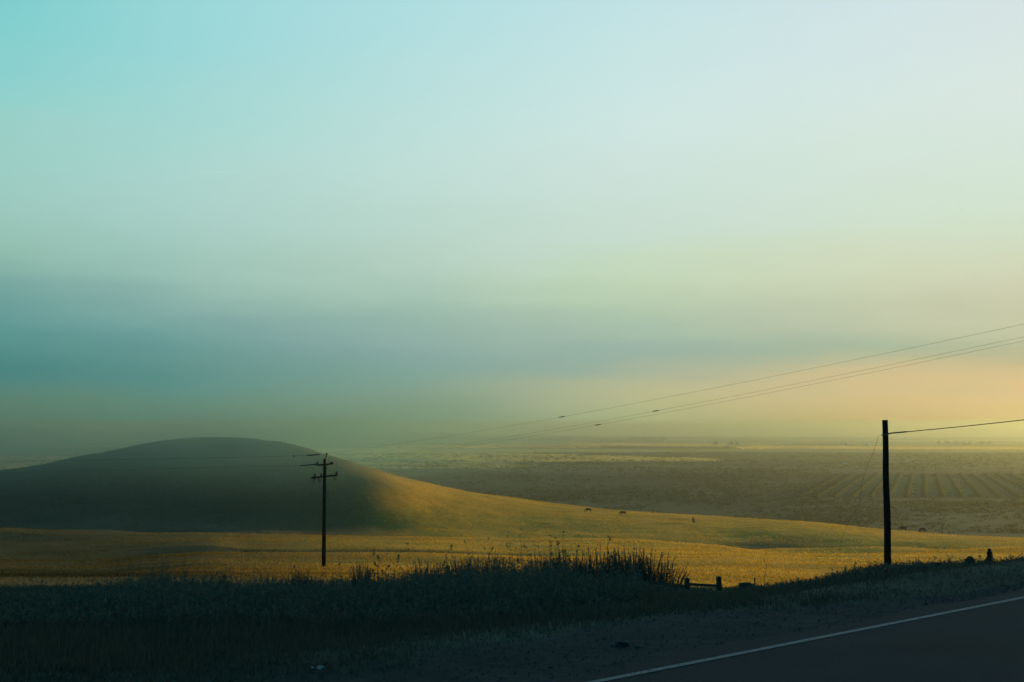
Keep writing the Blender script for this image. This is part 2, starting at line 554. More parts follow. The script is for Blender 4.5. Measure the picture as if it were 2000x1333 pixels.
M_GROUND = ground_mat()
M_BLADE = blade_mat('dry_grass_blades')
M_LEAF = leaf_mat('shrub_leaf', (0.08, 0.105, 0.09), (0.115, 0.135, 0.11))
M_VINE = leaf_mat('vine_leaf', (0.06, 0.062, 0.028), (0.085, 0.082, 0.036))
M_LEAFDRY = leaf_mat('dry_stalk_leaf', (0.07, 0.06, 0.035), (0.11, 0.09, 0.05))
M_STEM = simple_mat('shrub_stem', (0.03, 0.026, 0.018), (0.06, 0.05, 0.035), 20)
M_WOOD = simple_mat('weathered_pole_wood', (0.007, 0.009, 0.010), (0.014, 0.017, 0.018), 5, 1.0, 0.4, stretch=(6, 6, 0.4), spec=0.0)
M_POST = simple_mat('fence_wood', (0.03, 0.028, 0.024), (0.06, 0.054, 0.045), 6, 0.9, 0.5, stretch=(6, 6, 0.6), spec=0.15)
M_STEEL = simple_mat('dull_galvanised_steel', (0.03, 0.032, 0.034), (0.06, 0.063, 0.065), 14, 0.7, 0.1, metal=0.2)
M_INSUL = simple_mat('dark_glazed_insulator', (0.018, 0.018, 0.02), (0.03, 0.03, 0.032), 10, 0.4, 0.0)
M_WIRE = simple_mat('weathered_wire', (0.03, 0.032, 0.034), (0.045, 0.047, 0.05), 4, 0.8, 0.0)
M_HIDE = simple_mat('cattle_hide', (0.02, 0.014, 0.01), (0.045, 0.03, 0.02), 1.5, 0.85, 0.1)
M_HORN = simple_mat('hoof_horn', (0.03, 0.027, 0.022), (0.05, 0.045, 0.035), 8, 0.6, 0.0)
M_WHITE = simple_mat('white_paint', (0.74, 0.74, 0.72), (0.82, 0.82, 0.8), 3, 0.45, 0.02)
M_GLASS = simple_mat('dark_window_glass', (0.02, 0.025, 0.03), (0.03, 0.035, 0.04), 2, 0.1, 0.0, spec=0.6)
M_TYRE = simple_mat('tyre_rubber', (0.015, 0.015, 0.015), (0.025, 0.025, 0.025), 10, 0.9, 0.1)
M_BARN = simple_mat('pale_barn_boards', (0.50, 0.44, 0.32), (0.62, 0.55, 0.42), 0.6, 0.85, 0.1, stretch=(4, 4, 0.3))
M_ROOF = simple_mat('barn_roof_sheet', (0.45, 0.42, 0.36), (0.58, 0.54, 0.46), 0.5, 0.7, 0.1)
M_DOOR = simple_mat('barn_door_boards', (0.10, 0.07, 0.05), (0.15, 0.11, 0.07), 1.0, 0.85, 0.1)
M_STONE = simple_mat('shoulder_stone', (0.03, 0.032, 0.033), (0.06, 0.062, 0.064), 12, 0.9, 0.4)
M_PAPER = simple_mat('scrap_paper', (0.16, 0.17, 0.17), (0.26, 0.26, 0.26), 10, 0.8, 0.1)
M_TWIG = simple_mat('bleached_twig', (0.10, 0.10, 0.09), (0.18, 0.17, 0.15), 20, 0.9, 0.2)
M_RED = simple_mat('red_reflector', (0.55, 0.02, 0.02), (0.7, 0.04, 0.03), 5, 0.25, 0.0, spec=0.6)

# ------------------------------------------------------------------ ground sheet
RIDGE_X = [-900, -200, 0, 200, 300, 410, 480, 525, 580, 640, 720, 850, 1000, 1200, 1400, 1550, 1730, 2000, 2300, 3200]
RIDGE_R = [490, 480, 475, 470, 487, 475, 452, 431, 421, 407, 408, 425, 450, 440, 430, 420, 400, 370, 370, 370]
def ridge_r(a):
    return np.interp(a, [azc(x) for x in RIDGE_X], RIDGE_R)

def verge_edge(al):
    return np.clip(7.15 - 0.33 * np.clip(al - 9.3, 0, None), 6.05, 7.2)

def tint_at(X, Y):
    X = np.asarray(X, float); Y = np.asarray(Y, float)
    r = np.hypot(X, Y) + 1e-6
    a = np.arctan2(X, Y)
    n = (Y - X) * RT
    z = ground_z(X, Y)
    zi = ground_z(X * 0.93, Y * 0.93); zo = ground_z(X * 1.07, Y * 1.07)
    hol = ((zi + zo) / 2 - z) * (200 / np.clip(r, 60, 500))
    c = lambda *q: np.array(q)[None, :]
    m1 = lambda f: np.asarray(f)[:, None]
    patch = fbm(X * 0.025 + 3, Y * 0.05, 4)
    patch2 = fbm(X * 0.008 + 30, Y * 0.02, 3)
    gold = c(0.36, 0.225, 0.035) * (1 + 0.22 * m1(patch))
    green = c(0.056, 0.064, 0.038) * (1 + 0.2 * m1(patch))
    hm = np.clip(0.9 * sstep(0.5, 1.7, hol) * (1 - 0.9 * sstep(0.98, 1.12, r / (np.interp(a, [azc(x) for x in (-200, 410, 1000, 1400, 1550, 2000)], [240, 226, 236, 232, 258, 262]) + 62))) + 0.2 * sstep(0.15, 0.8, patch2), 0, 1)  # hollows: greener grass plus shade worked into the tint; random patches too
    hm = np.clip(hm + 1.0 * sstep(azc(900), azc(80), a) * (0.95 + 0.5 * patch), 0, 1)  # darker green towards the left, standing in for fading sunlight
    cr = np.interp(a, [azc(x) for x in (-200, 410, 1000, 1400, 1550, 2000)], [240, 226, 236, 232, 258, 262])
    foot = sstep(cr + 14, cr + 34, r) * sstep(cr + 88, cr + 56, r + 10 * patch) * sstep(azc(1700), azc(1450), a)  # shade at the hill foot, painted as a dark green band
    fold_shade = sstep(155, 160, r + 3 * patch) * sstep(182, 172, r + 6 * patch) * sstep(azc(230), azc(380), a) * sstep(azc(1090), azc(1000), a)  # shaded crease of the near field, painted into the tint
    hm = np.clip(hm + 0.85 * fold_shade, 0, 1)
    hm = np.clip(hm + 0.9 * foot + 0.8 * sstep(0.2, 0.8, hol) * sstep(azc(1250), azc(1450), a), 0, 1)  # right-hand folds get their shade from the green tint as well
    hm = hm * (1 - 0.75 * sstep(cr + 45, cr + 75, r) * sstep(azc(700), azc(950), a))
    past = (gold * (1 - m1(hm)) + green * m1(hm)) * (1 - 0.45 * m1(sstep(azc(1050), azc(150), a)))  # tint dimmed to the left in place of weaker light
    hill_shade = 0.8 * sstep(295, 325, r) * sstep(azc(850), azc(640), a)  # hill's shaded side painted in a dull grey tint
    past = past * (1 - m1(hill_shade)) + c(0.060, 0.063, 0.052) * (1 + 0.25 * m1(patch)) * m1(hill_shade)
    # valley plain: vineyards, stubble strips and fallow fields
    xq = 1000 + F * np.tan(np.clip(a, -1.2, 1.2))
    yq = HOR + (CAMZ - z) / r * F + 0.9 * fbm(X * 0.004, Y * 0.0012, 3)
    ci, cj = np.floor(X / 330 + 0.25 * vnoise(X * .002, Y * .001)).astype(int), np.floor(Y / 620 + 0.2 * vnoise(X * .002 + 9, Y * .001)).astype(int)
    q = _perm[ci % 256, cj % 256]
    far = sstep(1500, 2600, r)
    mott = fbm(X * 0.006, Y * 0.003, 5)
    dark = c(0.042, 0.052, 0.034) * (1 + 0.8 * m1(mott)) * (1 + 0.35 * m1(vnoise(X * 0.0075, Y * 0.0021))) + c(0.05, 0.042, 0.012) * m1(sstep(0.1, 0.7, fbm(X * 0.004 + 11, Y * 0.0016, 4)))
    q2 = fbm(X * 0.0016 + 4, Y * 0.0007, 4)
    quilt = c(0.085, 0.095, 0.042) * m1(0.6 + 0.8 * q + 0.3 * q2) + c(0.22, 0.17, 0.05) * m1(sstep(0.45, 0.9, q + 0.35 * q2))
    plain = dark * (1 - m1(far)) + quilt * m1(far)
    straw = c(0.42, 0.29, 0.10)
    def band(y0, y1, e=1.2):
        return sstep(y0 - e, y0 + e * .3, yq) * sstep(y1 + e, y1 - e * .3, yq)
    g1 = band(871.0, 876.5) * sstep(1440, 1520, xq)
    g1b = band(864.5, 870.0) * sstep(1120, 1240, xq) * sstep(1620, 1500, xq) * 0.8
    tt = np.clip((xq - 880) / 525, 0, 1)
    g2 = band(884 + 12.5 * tt ** 1.5, 903 - 3.5 * tt, 1.6) * sstep(820, 960, xq) * sstep(1408, 1396, xq) * 0.75
    g3 = band(867.5, 876) * sstep(740, 860, xq) * sstep(1200, 1080, xq) * 0.55
    g4 = band(888, 914, 3) * sstep(330, 180, xq) * 0.5
    g5 = band(858.5, 861.5) * sstep(1500, 1800, xq) * 0.7
    g6 = band(905, 912, 3) * sstep(840, 900, xq) * sstep(1010, 960, xq) * 0.35
    gm = np.clip(g1 + g1b + g2 + g3 + g4 + g5 + g6, 0, 1) * sstep(1200, 1500, r)
    plain = plain * (1 - m1(gm)) + straw * m1(gm)
    vy = sstep(1630, 1700, xq) * sstep(1960, 1900, xq) * sstep(922, 932, yq) * sstep(968, 952, yq) * sstep(700, 800, r)
    plain = plain * (1 - m1(vy)) + c(0.10, 0.088, 0.035) * m1(vy)
    rr = ridge_r(a)
    pm = sstep(rr + 50, rr + 110, r)
    out = past * (1 - m1(pm)) + plain * m1(pm)
    # verge and thicket floor, shoulder
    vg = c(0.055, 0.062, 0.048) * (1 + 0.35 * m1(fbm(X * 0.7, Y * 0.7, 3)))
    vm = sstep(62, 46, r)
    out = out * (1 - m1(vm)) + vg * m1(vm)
    edge = n + 0.35 * fbm((X + Y) * 0.6, n * 0.6, 3)
    ve = verge_edge((X + Y) * RT)
    sm = sstep(0.2, -0.2, edge - ve)
    out = out * (1 - m1(sm)) + c(0.044, 0.042, 0.045) * m1(sm)
    bm_ = sstep(-4.6, -5.6, n)
    out = out * (1 - m1(bm_)) + c(0.10, 0.085, 0.04) * m1(bm_)
    return np.clip(out, 0.003, 0.9)

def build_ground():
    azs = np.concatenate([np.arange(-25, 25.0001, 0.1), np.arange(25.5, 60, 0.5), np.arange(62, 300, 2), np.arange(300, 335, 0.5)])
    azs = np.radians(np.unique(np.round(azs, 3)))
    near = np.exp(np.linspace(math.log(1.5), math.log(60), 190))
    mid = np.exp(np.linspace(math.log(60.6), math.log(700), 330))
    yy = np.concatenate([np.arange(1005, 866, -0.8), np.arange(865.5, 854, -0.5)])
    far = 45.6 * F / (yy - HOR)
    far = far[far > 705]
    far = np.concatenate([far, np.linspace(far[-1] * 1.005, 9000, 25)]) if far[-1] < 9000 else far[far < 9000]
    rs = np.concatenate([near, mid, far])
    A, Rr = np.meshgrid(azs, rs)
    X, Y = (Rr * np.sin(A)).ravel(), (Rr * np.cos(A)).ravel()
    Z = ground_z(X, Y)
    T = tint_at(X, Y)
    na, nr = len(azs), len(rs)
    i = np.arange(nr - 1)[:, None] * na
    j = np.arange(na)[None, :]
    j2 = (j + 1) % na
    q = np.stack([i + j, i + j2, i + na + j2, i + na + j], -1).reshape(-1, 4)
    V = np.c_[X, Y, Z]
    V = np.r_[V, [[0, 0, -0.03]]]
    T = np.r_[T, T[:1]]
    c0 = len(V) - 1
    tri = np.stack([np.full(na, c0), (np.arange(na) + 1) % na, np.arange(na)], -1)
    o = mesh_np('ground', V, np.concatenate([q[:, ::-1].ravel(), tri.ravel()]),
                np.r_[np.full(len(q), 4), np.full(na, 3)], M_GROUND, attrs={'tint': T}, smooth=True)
    # normals up
    if o.data.polygons[1000].normal.z < 0:
        o.data.flip_normals()
    tag(o, kind='structure')
    return o
build_ground()

# ------------------------------------------------------------------ road
def rd(a, n, z=0.0):
    n = n + 0.112 - 0.0207 * (min(max(a, -20.0), 45.0) - 6.34)
    return ((a - n) * RT, (a + n) * RT, z)
def asphalt_mat():
    g = G('worn_asphalt')
    n1 = g.noise(45, 4, 0.7)
    n2 = g.noise(0.5, 4, 0.6)
    col = g.ramp(n1, [(0.3, (0.0145, 0.020, 0.022)), (0.7, (0.026, 0.036, 0.039))])
    col = g.mix(1.0, col, g.ramp(n2, [(0.35, (0.8, 0.8, 0.8)), (0.65, (1.15, 1.15, 1.15))]), 'MULTIPLY')
    return g.out(g.principled(col, 0.85, g.bump(n1, 0.4, 0.01), spec=0.06))
def line_mat():
    g = G('worn_white_line_paint')
    n1 = g.noise(22, 5, 0.75)
    n2 = g.noise(1.7, 5, 0.7)
    w = g.ramp(n1, [(0.40, (0.04, 0.042, 0.042)), (0.56, (0.15, 0.165, 0.165))])
    w2 = g.mix(g.ramp(n2, [(0.44, (0, 0, 0)), (0.66, (1, 1, 1))]), w, (0.105, 0.125, 0.125))
    return g.out(g.principled(w2, 0.7, g.bump(n1, 0.3, 0.004), spec=0.3))
M_ASPH = asphalt_mat(); M_LINE = line_mat()
def strip(name, n0, n1, z, mat, a0=-90, a1=330, step=1.0, wob=0.0):
    aa = np.arange(a0, a1, step)
    V, Fc = [], []
    for k, a_ in enumerate(aa):
        w_ = wob * float(vnoise(np.array([a_ * 0.9]), np.array([n1]))[0])
        V += [rd(a_, n0, z), rd(a_, n1 + w_, z)]
        if k:
            b = 2 * k
            Fc += [b - 2, b, b + 1, b - 1]
    o = mesh_np(name, V, Fc, [4] * (len(aa) - 1), mat)
    if o.data.polygons[0].normal.z < 0:
        o.data.flip_normals()
    return tag(o, kind='structure')
strip('road', -3.6, 5.75, 0.0, M_ASPH, wob=0.12, step=0.35)
strip('road_edge_line', 5.445, 5.512, 0.004, M_LINE)
strip('road_centre_line', -0.05, 0.07, 0.004, M_LINE, a0=-90, a1=-2)

# ------------------------------------------------------------------ grass (uncountable)
def blades(name, P, H, W, tint, per, lean, mat, spread):
    n = len(P)
    k = n * per
    base = np.repeat(P, per, 0) + np.c_[rng.normal(0, 1, (k, 2)) * np.repeat(spread, per)[:, None], np.zeros(k)]
    h = np.repeat(H, per) * rng.uniform(0.55, 1.15, k)
    w = np.repeat(W, per) * rng.uniform(0.6, 1.3, k)
    th = rng.uniform(0, 2 * math.pi, k)
    ld = rng.uniform(0, 2 * math.pi, k)
    lm = rng.uniform(0.1, 1, k) * lean * h
    e = np.c_[np.cos(th), np.sin(th), np.zeros(k)] * (w / 2)[:, None]
    top = base + np.c_[np.cos(ld) * lm, np.sin(ld) * lm, h]
    base[:, 2] -= 0.03
    V = np.stack([base - e, base + e, top], 1).reshape(-1, 3)
    T = np.repeat(np.clip(np.repeat(tint, per, 0) * rng.uniform(0.85, 1.17, (k, 1)), 0, 0.9), 3, 0)
    return mesh_np(name, V, np.arange(3 * k), np.full(k, 3), mat, attrs={'tint': T})

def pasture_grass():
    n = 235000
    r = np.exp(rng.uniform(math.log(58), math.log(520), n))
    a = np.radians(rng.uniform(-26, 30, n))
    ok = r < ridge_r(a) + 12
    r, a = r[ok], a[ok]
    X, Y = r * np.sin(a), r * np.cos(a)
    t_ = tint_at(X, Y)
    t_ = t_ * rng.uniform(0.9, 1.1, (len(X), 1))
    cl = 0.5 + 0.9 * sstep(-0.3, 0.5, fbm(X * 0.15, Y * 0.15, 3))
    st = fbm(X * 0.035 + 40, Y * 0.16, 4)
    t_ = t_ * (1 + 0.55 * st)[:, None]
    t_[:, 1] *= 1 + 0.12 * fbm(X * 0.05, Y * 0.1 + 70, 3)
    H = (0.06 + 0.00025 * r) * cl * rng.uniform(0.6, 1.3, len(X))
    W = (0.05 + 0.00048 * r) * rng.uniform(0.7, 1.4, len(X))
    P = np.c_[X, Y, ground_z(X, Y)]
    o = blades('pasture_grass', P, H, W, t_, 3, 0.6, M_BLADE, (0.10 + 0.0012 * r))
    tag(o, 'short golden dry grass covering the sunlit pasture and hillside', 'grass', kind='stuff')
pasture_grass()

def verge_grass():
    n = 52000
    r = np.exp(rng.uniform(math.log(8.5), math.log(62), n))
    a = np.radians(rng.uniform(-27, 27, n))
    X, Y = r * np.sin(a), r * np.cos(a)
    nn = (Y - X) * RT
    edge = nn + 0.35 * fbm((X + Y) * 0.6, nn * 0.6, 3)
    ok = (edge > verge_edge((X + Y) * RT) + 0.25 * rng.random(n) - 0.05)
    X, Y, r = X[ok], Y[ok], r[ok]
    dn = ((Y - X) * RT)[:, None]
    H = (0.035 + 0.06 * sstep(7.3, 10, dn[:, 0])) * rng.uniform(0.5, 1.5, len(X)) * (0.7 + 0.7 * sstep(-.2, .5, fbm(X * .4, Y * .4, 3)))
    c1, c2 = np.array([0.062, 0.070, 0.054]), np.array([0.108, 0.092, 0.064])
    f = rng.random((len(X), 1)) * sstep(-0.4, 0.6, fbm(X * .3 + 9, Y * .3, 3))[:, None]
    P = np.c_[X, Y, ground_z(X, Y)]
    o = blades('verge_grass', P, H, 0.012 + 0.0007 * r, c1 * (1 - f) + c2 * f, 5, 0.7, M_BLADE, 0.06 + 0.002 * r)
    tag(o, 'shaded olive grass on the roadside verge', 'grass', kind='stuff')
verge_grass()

def leafy(P, H, n_leaf, size, col):
    """stalk with narrow leaves for every point, returned as triangles"""
    n = len(P)
    ld = rng.uniform(0, 2 * math.pi, n)
    lean = np.c_[np.cos(ld), np.sin(ld)] * (rng.uniform(0, 0.28, n) * H)[:, None]
    Vs, Ts = [], []
    # stalk: slim triangle
    th = rng.uniform(0, math.pi, n)
    e = np.c_[np.cos(th), np.sin(th), np.zeros(n)] * 0.006
    top = P + np.c_[lean, H]
    Vs.append(np.stack([P - e, P + e, top], 1).reshape(-1, 3))
    tc_ = np.repeat(col, 3, 0)
    Ts.append(tc_ * 0.9)
    k = n * n_leaf
    f = rng.uniform(0.25, 1.0, k)
    b = np.repeat(P, n_leaf, 0) + np.c_[np.repeat(lean, n_leaf, 0) * f[:, None], np.repeat(H, n_leaf) * f]
    an = rng.uniform(0, 2 * math.pi, k)
    up = rng.uniform(0.2, 1.3, k)
    s = size * rng.uniform(0.6, 1.4, k)
    d = np.c_[np.cos(an), np.sin(an), up]
    d /= np.linalg.norm(d, axis=1)[:, None]
    side = np.c_[-np.sin(an), np.cos(an), np.zeros(k)] * (s * 0.2)[:, None]
    Vs.append(np.stack([b - side * .6, b + d * (s * .5)[:, None] + side, b + d * s[:, None]], 1).reshape(-1, 3))
    Vs.append(np.stack([b + side * .6, b + d * s[:, None], b + d * (s * .5)[:, None] - side], 1).reshape(-1, 3))
    lc = np.repeat(np.repeat(col, n_leaf, 0) * rng.uniform(0.7, 1.3, (k, 1)), 3, 0)
    Ts += [lc, lc]
    return np.concatenate(Vs), np.concatenate(Ts)

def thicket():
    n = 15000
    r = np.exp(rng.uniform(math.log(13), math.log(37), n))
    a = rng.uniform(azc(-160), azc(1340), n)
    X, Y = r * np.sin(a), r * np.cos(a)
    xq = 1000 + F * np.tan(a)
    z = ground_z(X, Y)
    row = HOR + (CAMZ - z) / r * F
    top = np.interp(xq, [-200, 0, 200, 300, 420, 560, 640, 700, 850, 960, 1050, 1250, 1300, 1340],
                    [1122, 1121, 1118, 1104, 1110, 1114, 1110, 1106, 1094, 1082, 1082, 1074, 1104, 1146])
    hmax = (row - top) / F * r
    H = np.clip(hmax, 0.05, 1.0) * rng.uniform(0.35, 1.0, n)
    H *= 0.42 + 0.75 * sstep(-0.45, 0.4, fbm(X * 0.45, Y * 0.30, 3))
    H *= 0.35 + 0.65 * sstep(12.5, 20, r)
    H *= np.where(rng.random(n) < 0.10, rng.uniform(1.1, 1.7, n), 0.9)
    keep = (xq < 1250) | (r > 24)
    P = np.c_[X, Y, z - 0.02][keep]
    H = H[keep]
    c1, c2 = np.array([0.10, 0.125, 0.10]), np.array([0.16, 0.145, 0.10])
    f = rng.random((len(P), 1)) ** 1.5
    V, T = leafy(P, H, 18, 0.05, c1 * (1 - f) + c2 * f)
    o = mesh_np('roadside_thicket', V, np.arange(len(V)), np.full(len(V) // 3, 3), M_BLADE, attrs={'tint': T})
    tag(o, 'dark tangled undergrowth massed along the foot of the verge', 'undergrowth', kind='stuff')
    # thinner weeds along the lip at the right
    n = 2600
    a = rng.uniform(azc(1340), azc(2150), n)
    xq = 1000 + F * np.tan(a)
    r = np.interp(xq, [1340, 1550, 1730, 2000, 2150], [28, 22, 22.5, 23.5, 24]) + rng.normal(0, 1.6, n)
    X, Y = r * np.sin(a), r * np.cos(a)
    H = rng.uniform(0.03, 0.17, n) * (0.45 + 0.55 * sstep(1400, 1500, xq)) * (0.5 + sstep(-.3, .5, fbm(X * 0.8, Y * 0.8, 3)))
    f = rng.random((n, 1)) ** 1.5
    V, T = leafy(np.c_[X, Y, ground_z(X, Y) - 0.02], H, 9, 0.05, c1 * (1 - f) + c2 * f)
    o = mesh_np('roadside_weeds', V, np.arange(len(V)), np.full(len(V) // 3, 3), M_BLADE, attrs={'tint': T})
    tag(o, 'low dark weeds along the lip of the verge below the bare pole', 'weeds', kind='stuff')
thicket()

# ------------------------------------------------------------------ shrubs one can point to
def shrub(name, n_stem, height, spread, leaf, n_leaf, spike, lean, seed, mat=M_LEAF, bushy=0.35):
    """stems fan out of one root; leaves crowd each stem into a spire"""
    rg = np.random.default_rng(seed)
    root = empty(name)
    st = MB()
    V = []
    for k in range(n_stem):
        an = rg.uniform(0, 2 * math.pi)
        q = math.sqrt(rg.random())
        b = Vector((math.cos(an), math.sin(an), 0)) * (0.75 * spread * q)
        h = height * (1 - 0.42 * q * q) * rg.uniform(0.55, 1.06)
        out = Vector((math.cos(an), math.sin(an), 0)) * (spread * 0.30 * q + lean * rg.random() * 0.22)
        pts = []
        for s in range(6):
            f = s / 5
            p = b + out * f ** 1.3 + Vector((0, 0, h * f)) + Vector(rg.normal(0, 0.012, 3)) * f
            pts.append(p)
        st.tube(pts, [0.011, 0.010, 0.008, 0.007, 0.006, 0.003], 4)
        fs = rg.uniform(bushy, 1.0, n_leaf)
        for f in fs:
            i = min(4, int(f * 5)); u = f * 5 - i
            p = pts[i].lerp(pts[i + 1], u)
            a2 = rg.uniform(0, 2 * math.pi)
            d = Vector((math.cos(a2), math.sin(a2), rg.uniform(0.5, 2.0))).normalized()
            s = leaf * rg.uniform(0.6, 1.3) * (1.15 - 0.5 * f)
            sd = d.cross(Vector((rg.normal(), rg.normal(), 0.3))).normalized() * s * spike
            V += [p, p + d * s * .5 + sd, p + d * s, p, p + d * s, p + d * s * .5 - sd]
    st.build('stems', M_STEM, root)
    V = np.array([tuple(v) for v in V])
    mesh_np('foliage', V, np.arange(len(V)), np.full(len(V) // 3, 3), mat, root)
    return root

def put(root, x, r, top=None, height=None, rz=0.0, widen=1.0, lift=0.0):
    """stand a plant on the slope at photo column x, distance r, tip at photo row top"""
    a = azc(x)
    X, Y = r * math.sin(a), r * math.cos(a)
    z = gz(X, Y) - 0.03
    root.location = (X, Y, z)
    if top is not None:
        want = CAMZ - (top - HOR) / F * r - z
        s = want / height
        root.scale = (s * widen, s * widen, s)
    root.rotation_euler = (0, 0, rz)
    return root

GR = 'spiky roadside shrubs along the foot of the verge'
broom_a = shrub('spiky_shrub', 90, 1.2, 0.60, 0.060, 64, 0.20, 0.3, 11, bushy=.15)
broom_b = shrub('spiky_shrub', 80, 1.2, 0.80, 0.058, 54, 0.19, 0.5, 12, bushy=.15)
broom_c = shrub('spiky_shrub', 110, 1.2, 0.75, 0.056, 58, 0.20, 0.4, 13, bushy=.15)
HB = 1.25
spots = [   # source, column, distance, tip row, widen, label
    (broom_a, 1228, 30.5, 1052, 0.80, 'tallest spiky shrub, its upright spires highest in the thicket'),
    (broom_b, 1284, 31.0, 1070, 0.95, 'feathery shrub at the right end of the thicket, beside the wooden fence'),
    (broom_c, 1168, 31.0, 1064, 0.95, 'dense spiky shrub below the single thin spire'),
    (broom_c, 1140, 30.2, 1074, 0.8, 'shrub between the evenly spired one and the dense one below the thin spire'),
    (broom_a, 1198, 30.8, 1062, 0.7, 'narrow shrub directly left of the tallest spiky shrub'),
    (broom_b, 1256, 31.0, 1063, 0.8, 'shrub filling the gap between the tallest spiky shrub and the feathery one'),
    (broom_c, 1090, 30.4, 1075, 0.8, 'shrub under the weed with the flat spreading head'),
    (broom_b, 930, 31.0, 1081, 0.8, 'small shrub between the flat topped shrub and the thin open one'),
    (broom_a, 987, 30.6, 1084, 0.7, 'small shrub on the right shoulder of the flat topped shrub'),
    (broom_c, 868, 30.0, 1090, 0.75, 'shrub at the foot of the tall weed with small seed heads'),
    (broom_b, 1112, 30.0, 1068, 0.95, 'spiky shrub with even spires, second left of the tallest one'),
    (broom_a, 1066, 30.5, 1066, 0.90, 'bushy shrub where the tall spiky clump begins on its left side'),
    (broom_c, 960, 31.0, 1076, 1.0, 'flat topped shrub under the dark hollow of the pasture'),
    (broom_a, 905, 30.5, 1078, 0.85, 'shrub left of the flat topped one, with thin open spires'),
    (broom_b, 1012, 30.0, 1092, 0.85, 'low shrub in the dip between the tall clump and the flat topped shrub'),
    (broom_b, 832, 30.0, 1084, 0.85, 'loose shrub with ragged top between the flat topped shrub and the utility pole'),
    (broom_a, 710, 29.0, 1086, 0.60, 'small tufted shrub just right of the utility pole foot'),
    (broom_c, 590, 28.0, 1106, 0.85, 'low shrub just left of the utility pole foot'),
    (broom_b, 430, 27.0, 1108, 0.85, 'faint low shrub at left, below the shaded hillside'),
    (broom_c, 315, 28.0, 1104, 1.1, 'broad low shrub farthest left in the dark thicket'),
]
used = set()
for src, x, r, top, wd, lab in spots:
    top -= 5
    o = src if id(src) not in used else copy_tree(src)
    used.add(id(src))
    put(o, x, r, top, HB, rng.uniform(0, 6), wd)
    tag(o, lab, 'shrub', GR)

def weed(name, height, n_br, seed, mat=M_LEAFDRY, leaf=0.05, n_leaf=26, spreadf=0.25):
    """tall single stalk with a few seed heads"""
    rg = np.random.default_rng(seed)
    root = empty(name)
    st = MB()
    V = []
    main = [Vector((rg.normal(0, .01) * s, rg.normal(0, .01) * s, height * s / 6)) for s in range(7)]
    st.tube(main, [0.009, 0.008, 0.007, 0.006, 0.005, 0.004, 0.002], 5)
    tips = [main[-1]]
    for k in range(n_br):
        f = rg.uniform(0.55, 0.92)
        b = main[int(f * 6)]
        an = rg.uniform(0, 2 * math.pi)
        tip = b + Vector((math.cos(an) * spreadf, math.sin(an) * spreadf, rg.uniform(0.3, 0.9) * spreadf)) * height * .5
        st.tube([b, b.lerp(tip, .5) + Vector((0, 0, -.01)), tip], [0.005, 0.004, 0.002], 4)
        tips.append(tip)
    def leafset(ps, smin, k):
        W = []
        for p in ps:
            d = Vector((rg.normal(), rg.normal(), rg.uniform(0.2, 1.6))).normalized()
            s = leaf * rg.uniform(.5, 1.1)
            sd = d.cross(Vector((rg.normal(), rg.normal(), .3))).normalized() * s * k
            W += [p, p + d * s * .5 + sd, p + d * s, p, p + d * s, p + d * s * .5 - sd]
        return np.array([tuple(v) for v in W])
    st.build('stalk', M_STEM, root)
    for t_ in tips:
        W = leafset([t_ + Vector((rg.normal(0, .010), rg.normal(0, .010), rg.uniform(-1.6, .3) * leaf)) for q in range(n_leaf)], .5, .2)
        mesh_np('seed_head', W, np.arange(len(W)), np.full(len(W) // 3, 3), mat, root)
    ps = []
    for q in range(40):
        f = rg.uniform(0.1, .85) * 6
        ps.append(main[int(f)].lerp(main[int(f) + 1], f - int(f)))
    W = leafset(ps, .5, .16)
    mesh_np('foliage', W, np.arange(len(W)), np.full(len(W) // 3, 3), mat, root)
    return root
tag(put(weed('tall_weed', 1.0, 3, 21), 742, 29, 1072, 1.02), 'tall weed with a forked top, first right of the utility pole', 'weed')
tag(put(weed('tall_weed', 1.0, 2, 22), 871, 29, 1064, 1.02), 'tall weed with small seed heads, above the loose ragged shrub', 'weed')
tag(put(weed('tall_weed', 1.0, 4, 23, spreadf=.2), 1091, 30, 1057, 1.02), 'weed with a flat spreading head above the left of the tall spiky clump', 'weed')
tag(put(weed('tall_weed', 1.0, 1, 24, leaf=.035), 1185, 30, 1045, 1.02), 'single thin spire rising highest of all, left of the tallest spiky shrub', 'weed')
tag(put(weed('dry_stalk', 1.0, 0, 25, leaf=.03, n_leaf=10), 1487, 26, 1072, 1.02), 'very thin bare stalk standing alone before the gold pasture', 'dry stalk')
tag(put(weed('dry_stalk', 1.0, 5, 26, leaf=.025, n_leaf=8, spreadf=.35), 1856, 24, 1070, 1.02), 'twiggy dry stalk left of the rounded bush at right', 'dry stalk')
tag(put(weed('dry_stalk', 1.0, 3, 27, leaf=.03, n_leaf=10, spreadf=.3), 1673, 23, 1083, 1.02), 'thin branched dry stalk just left of the bare pole', 'dry stalk')

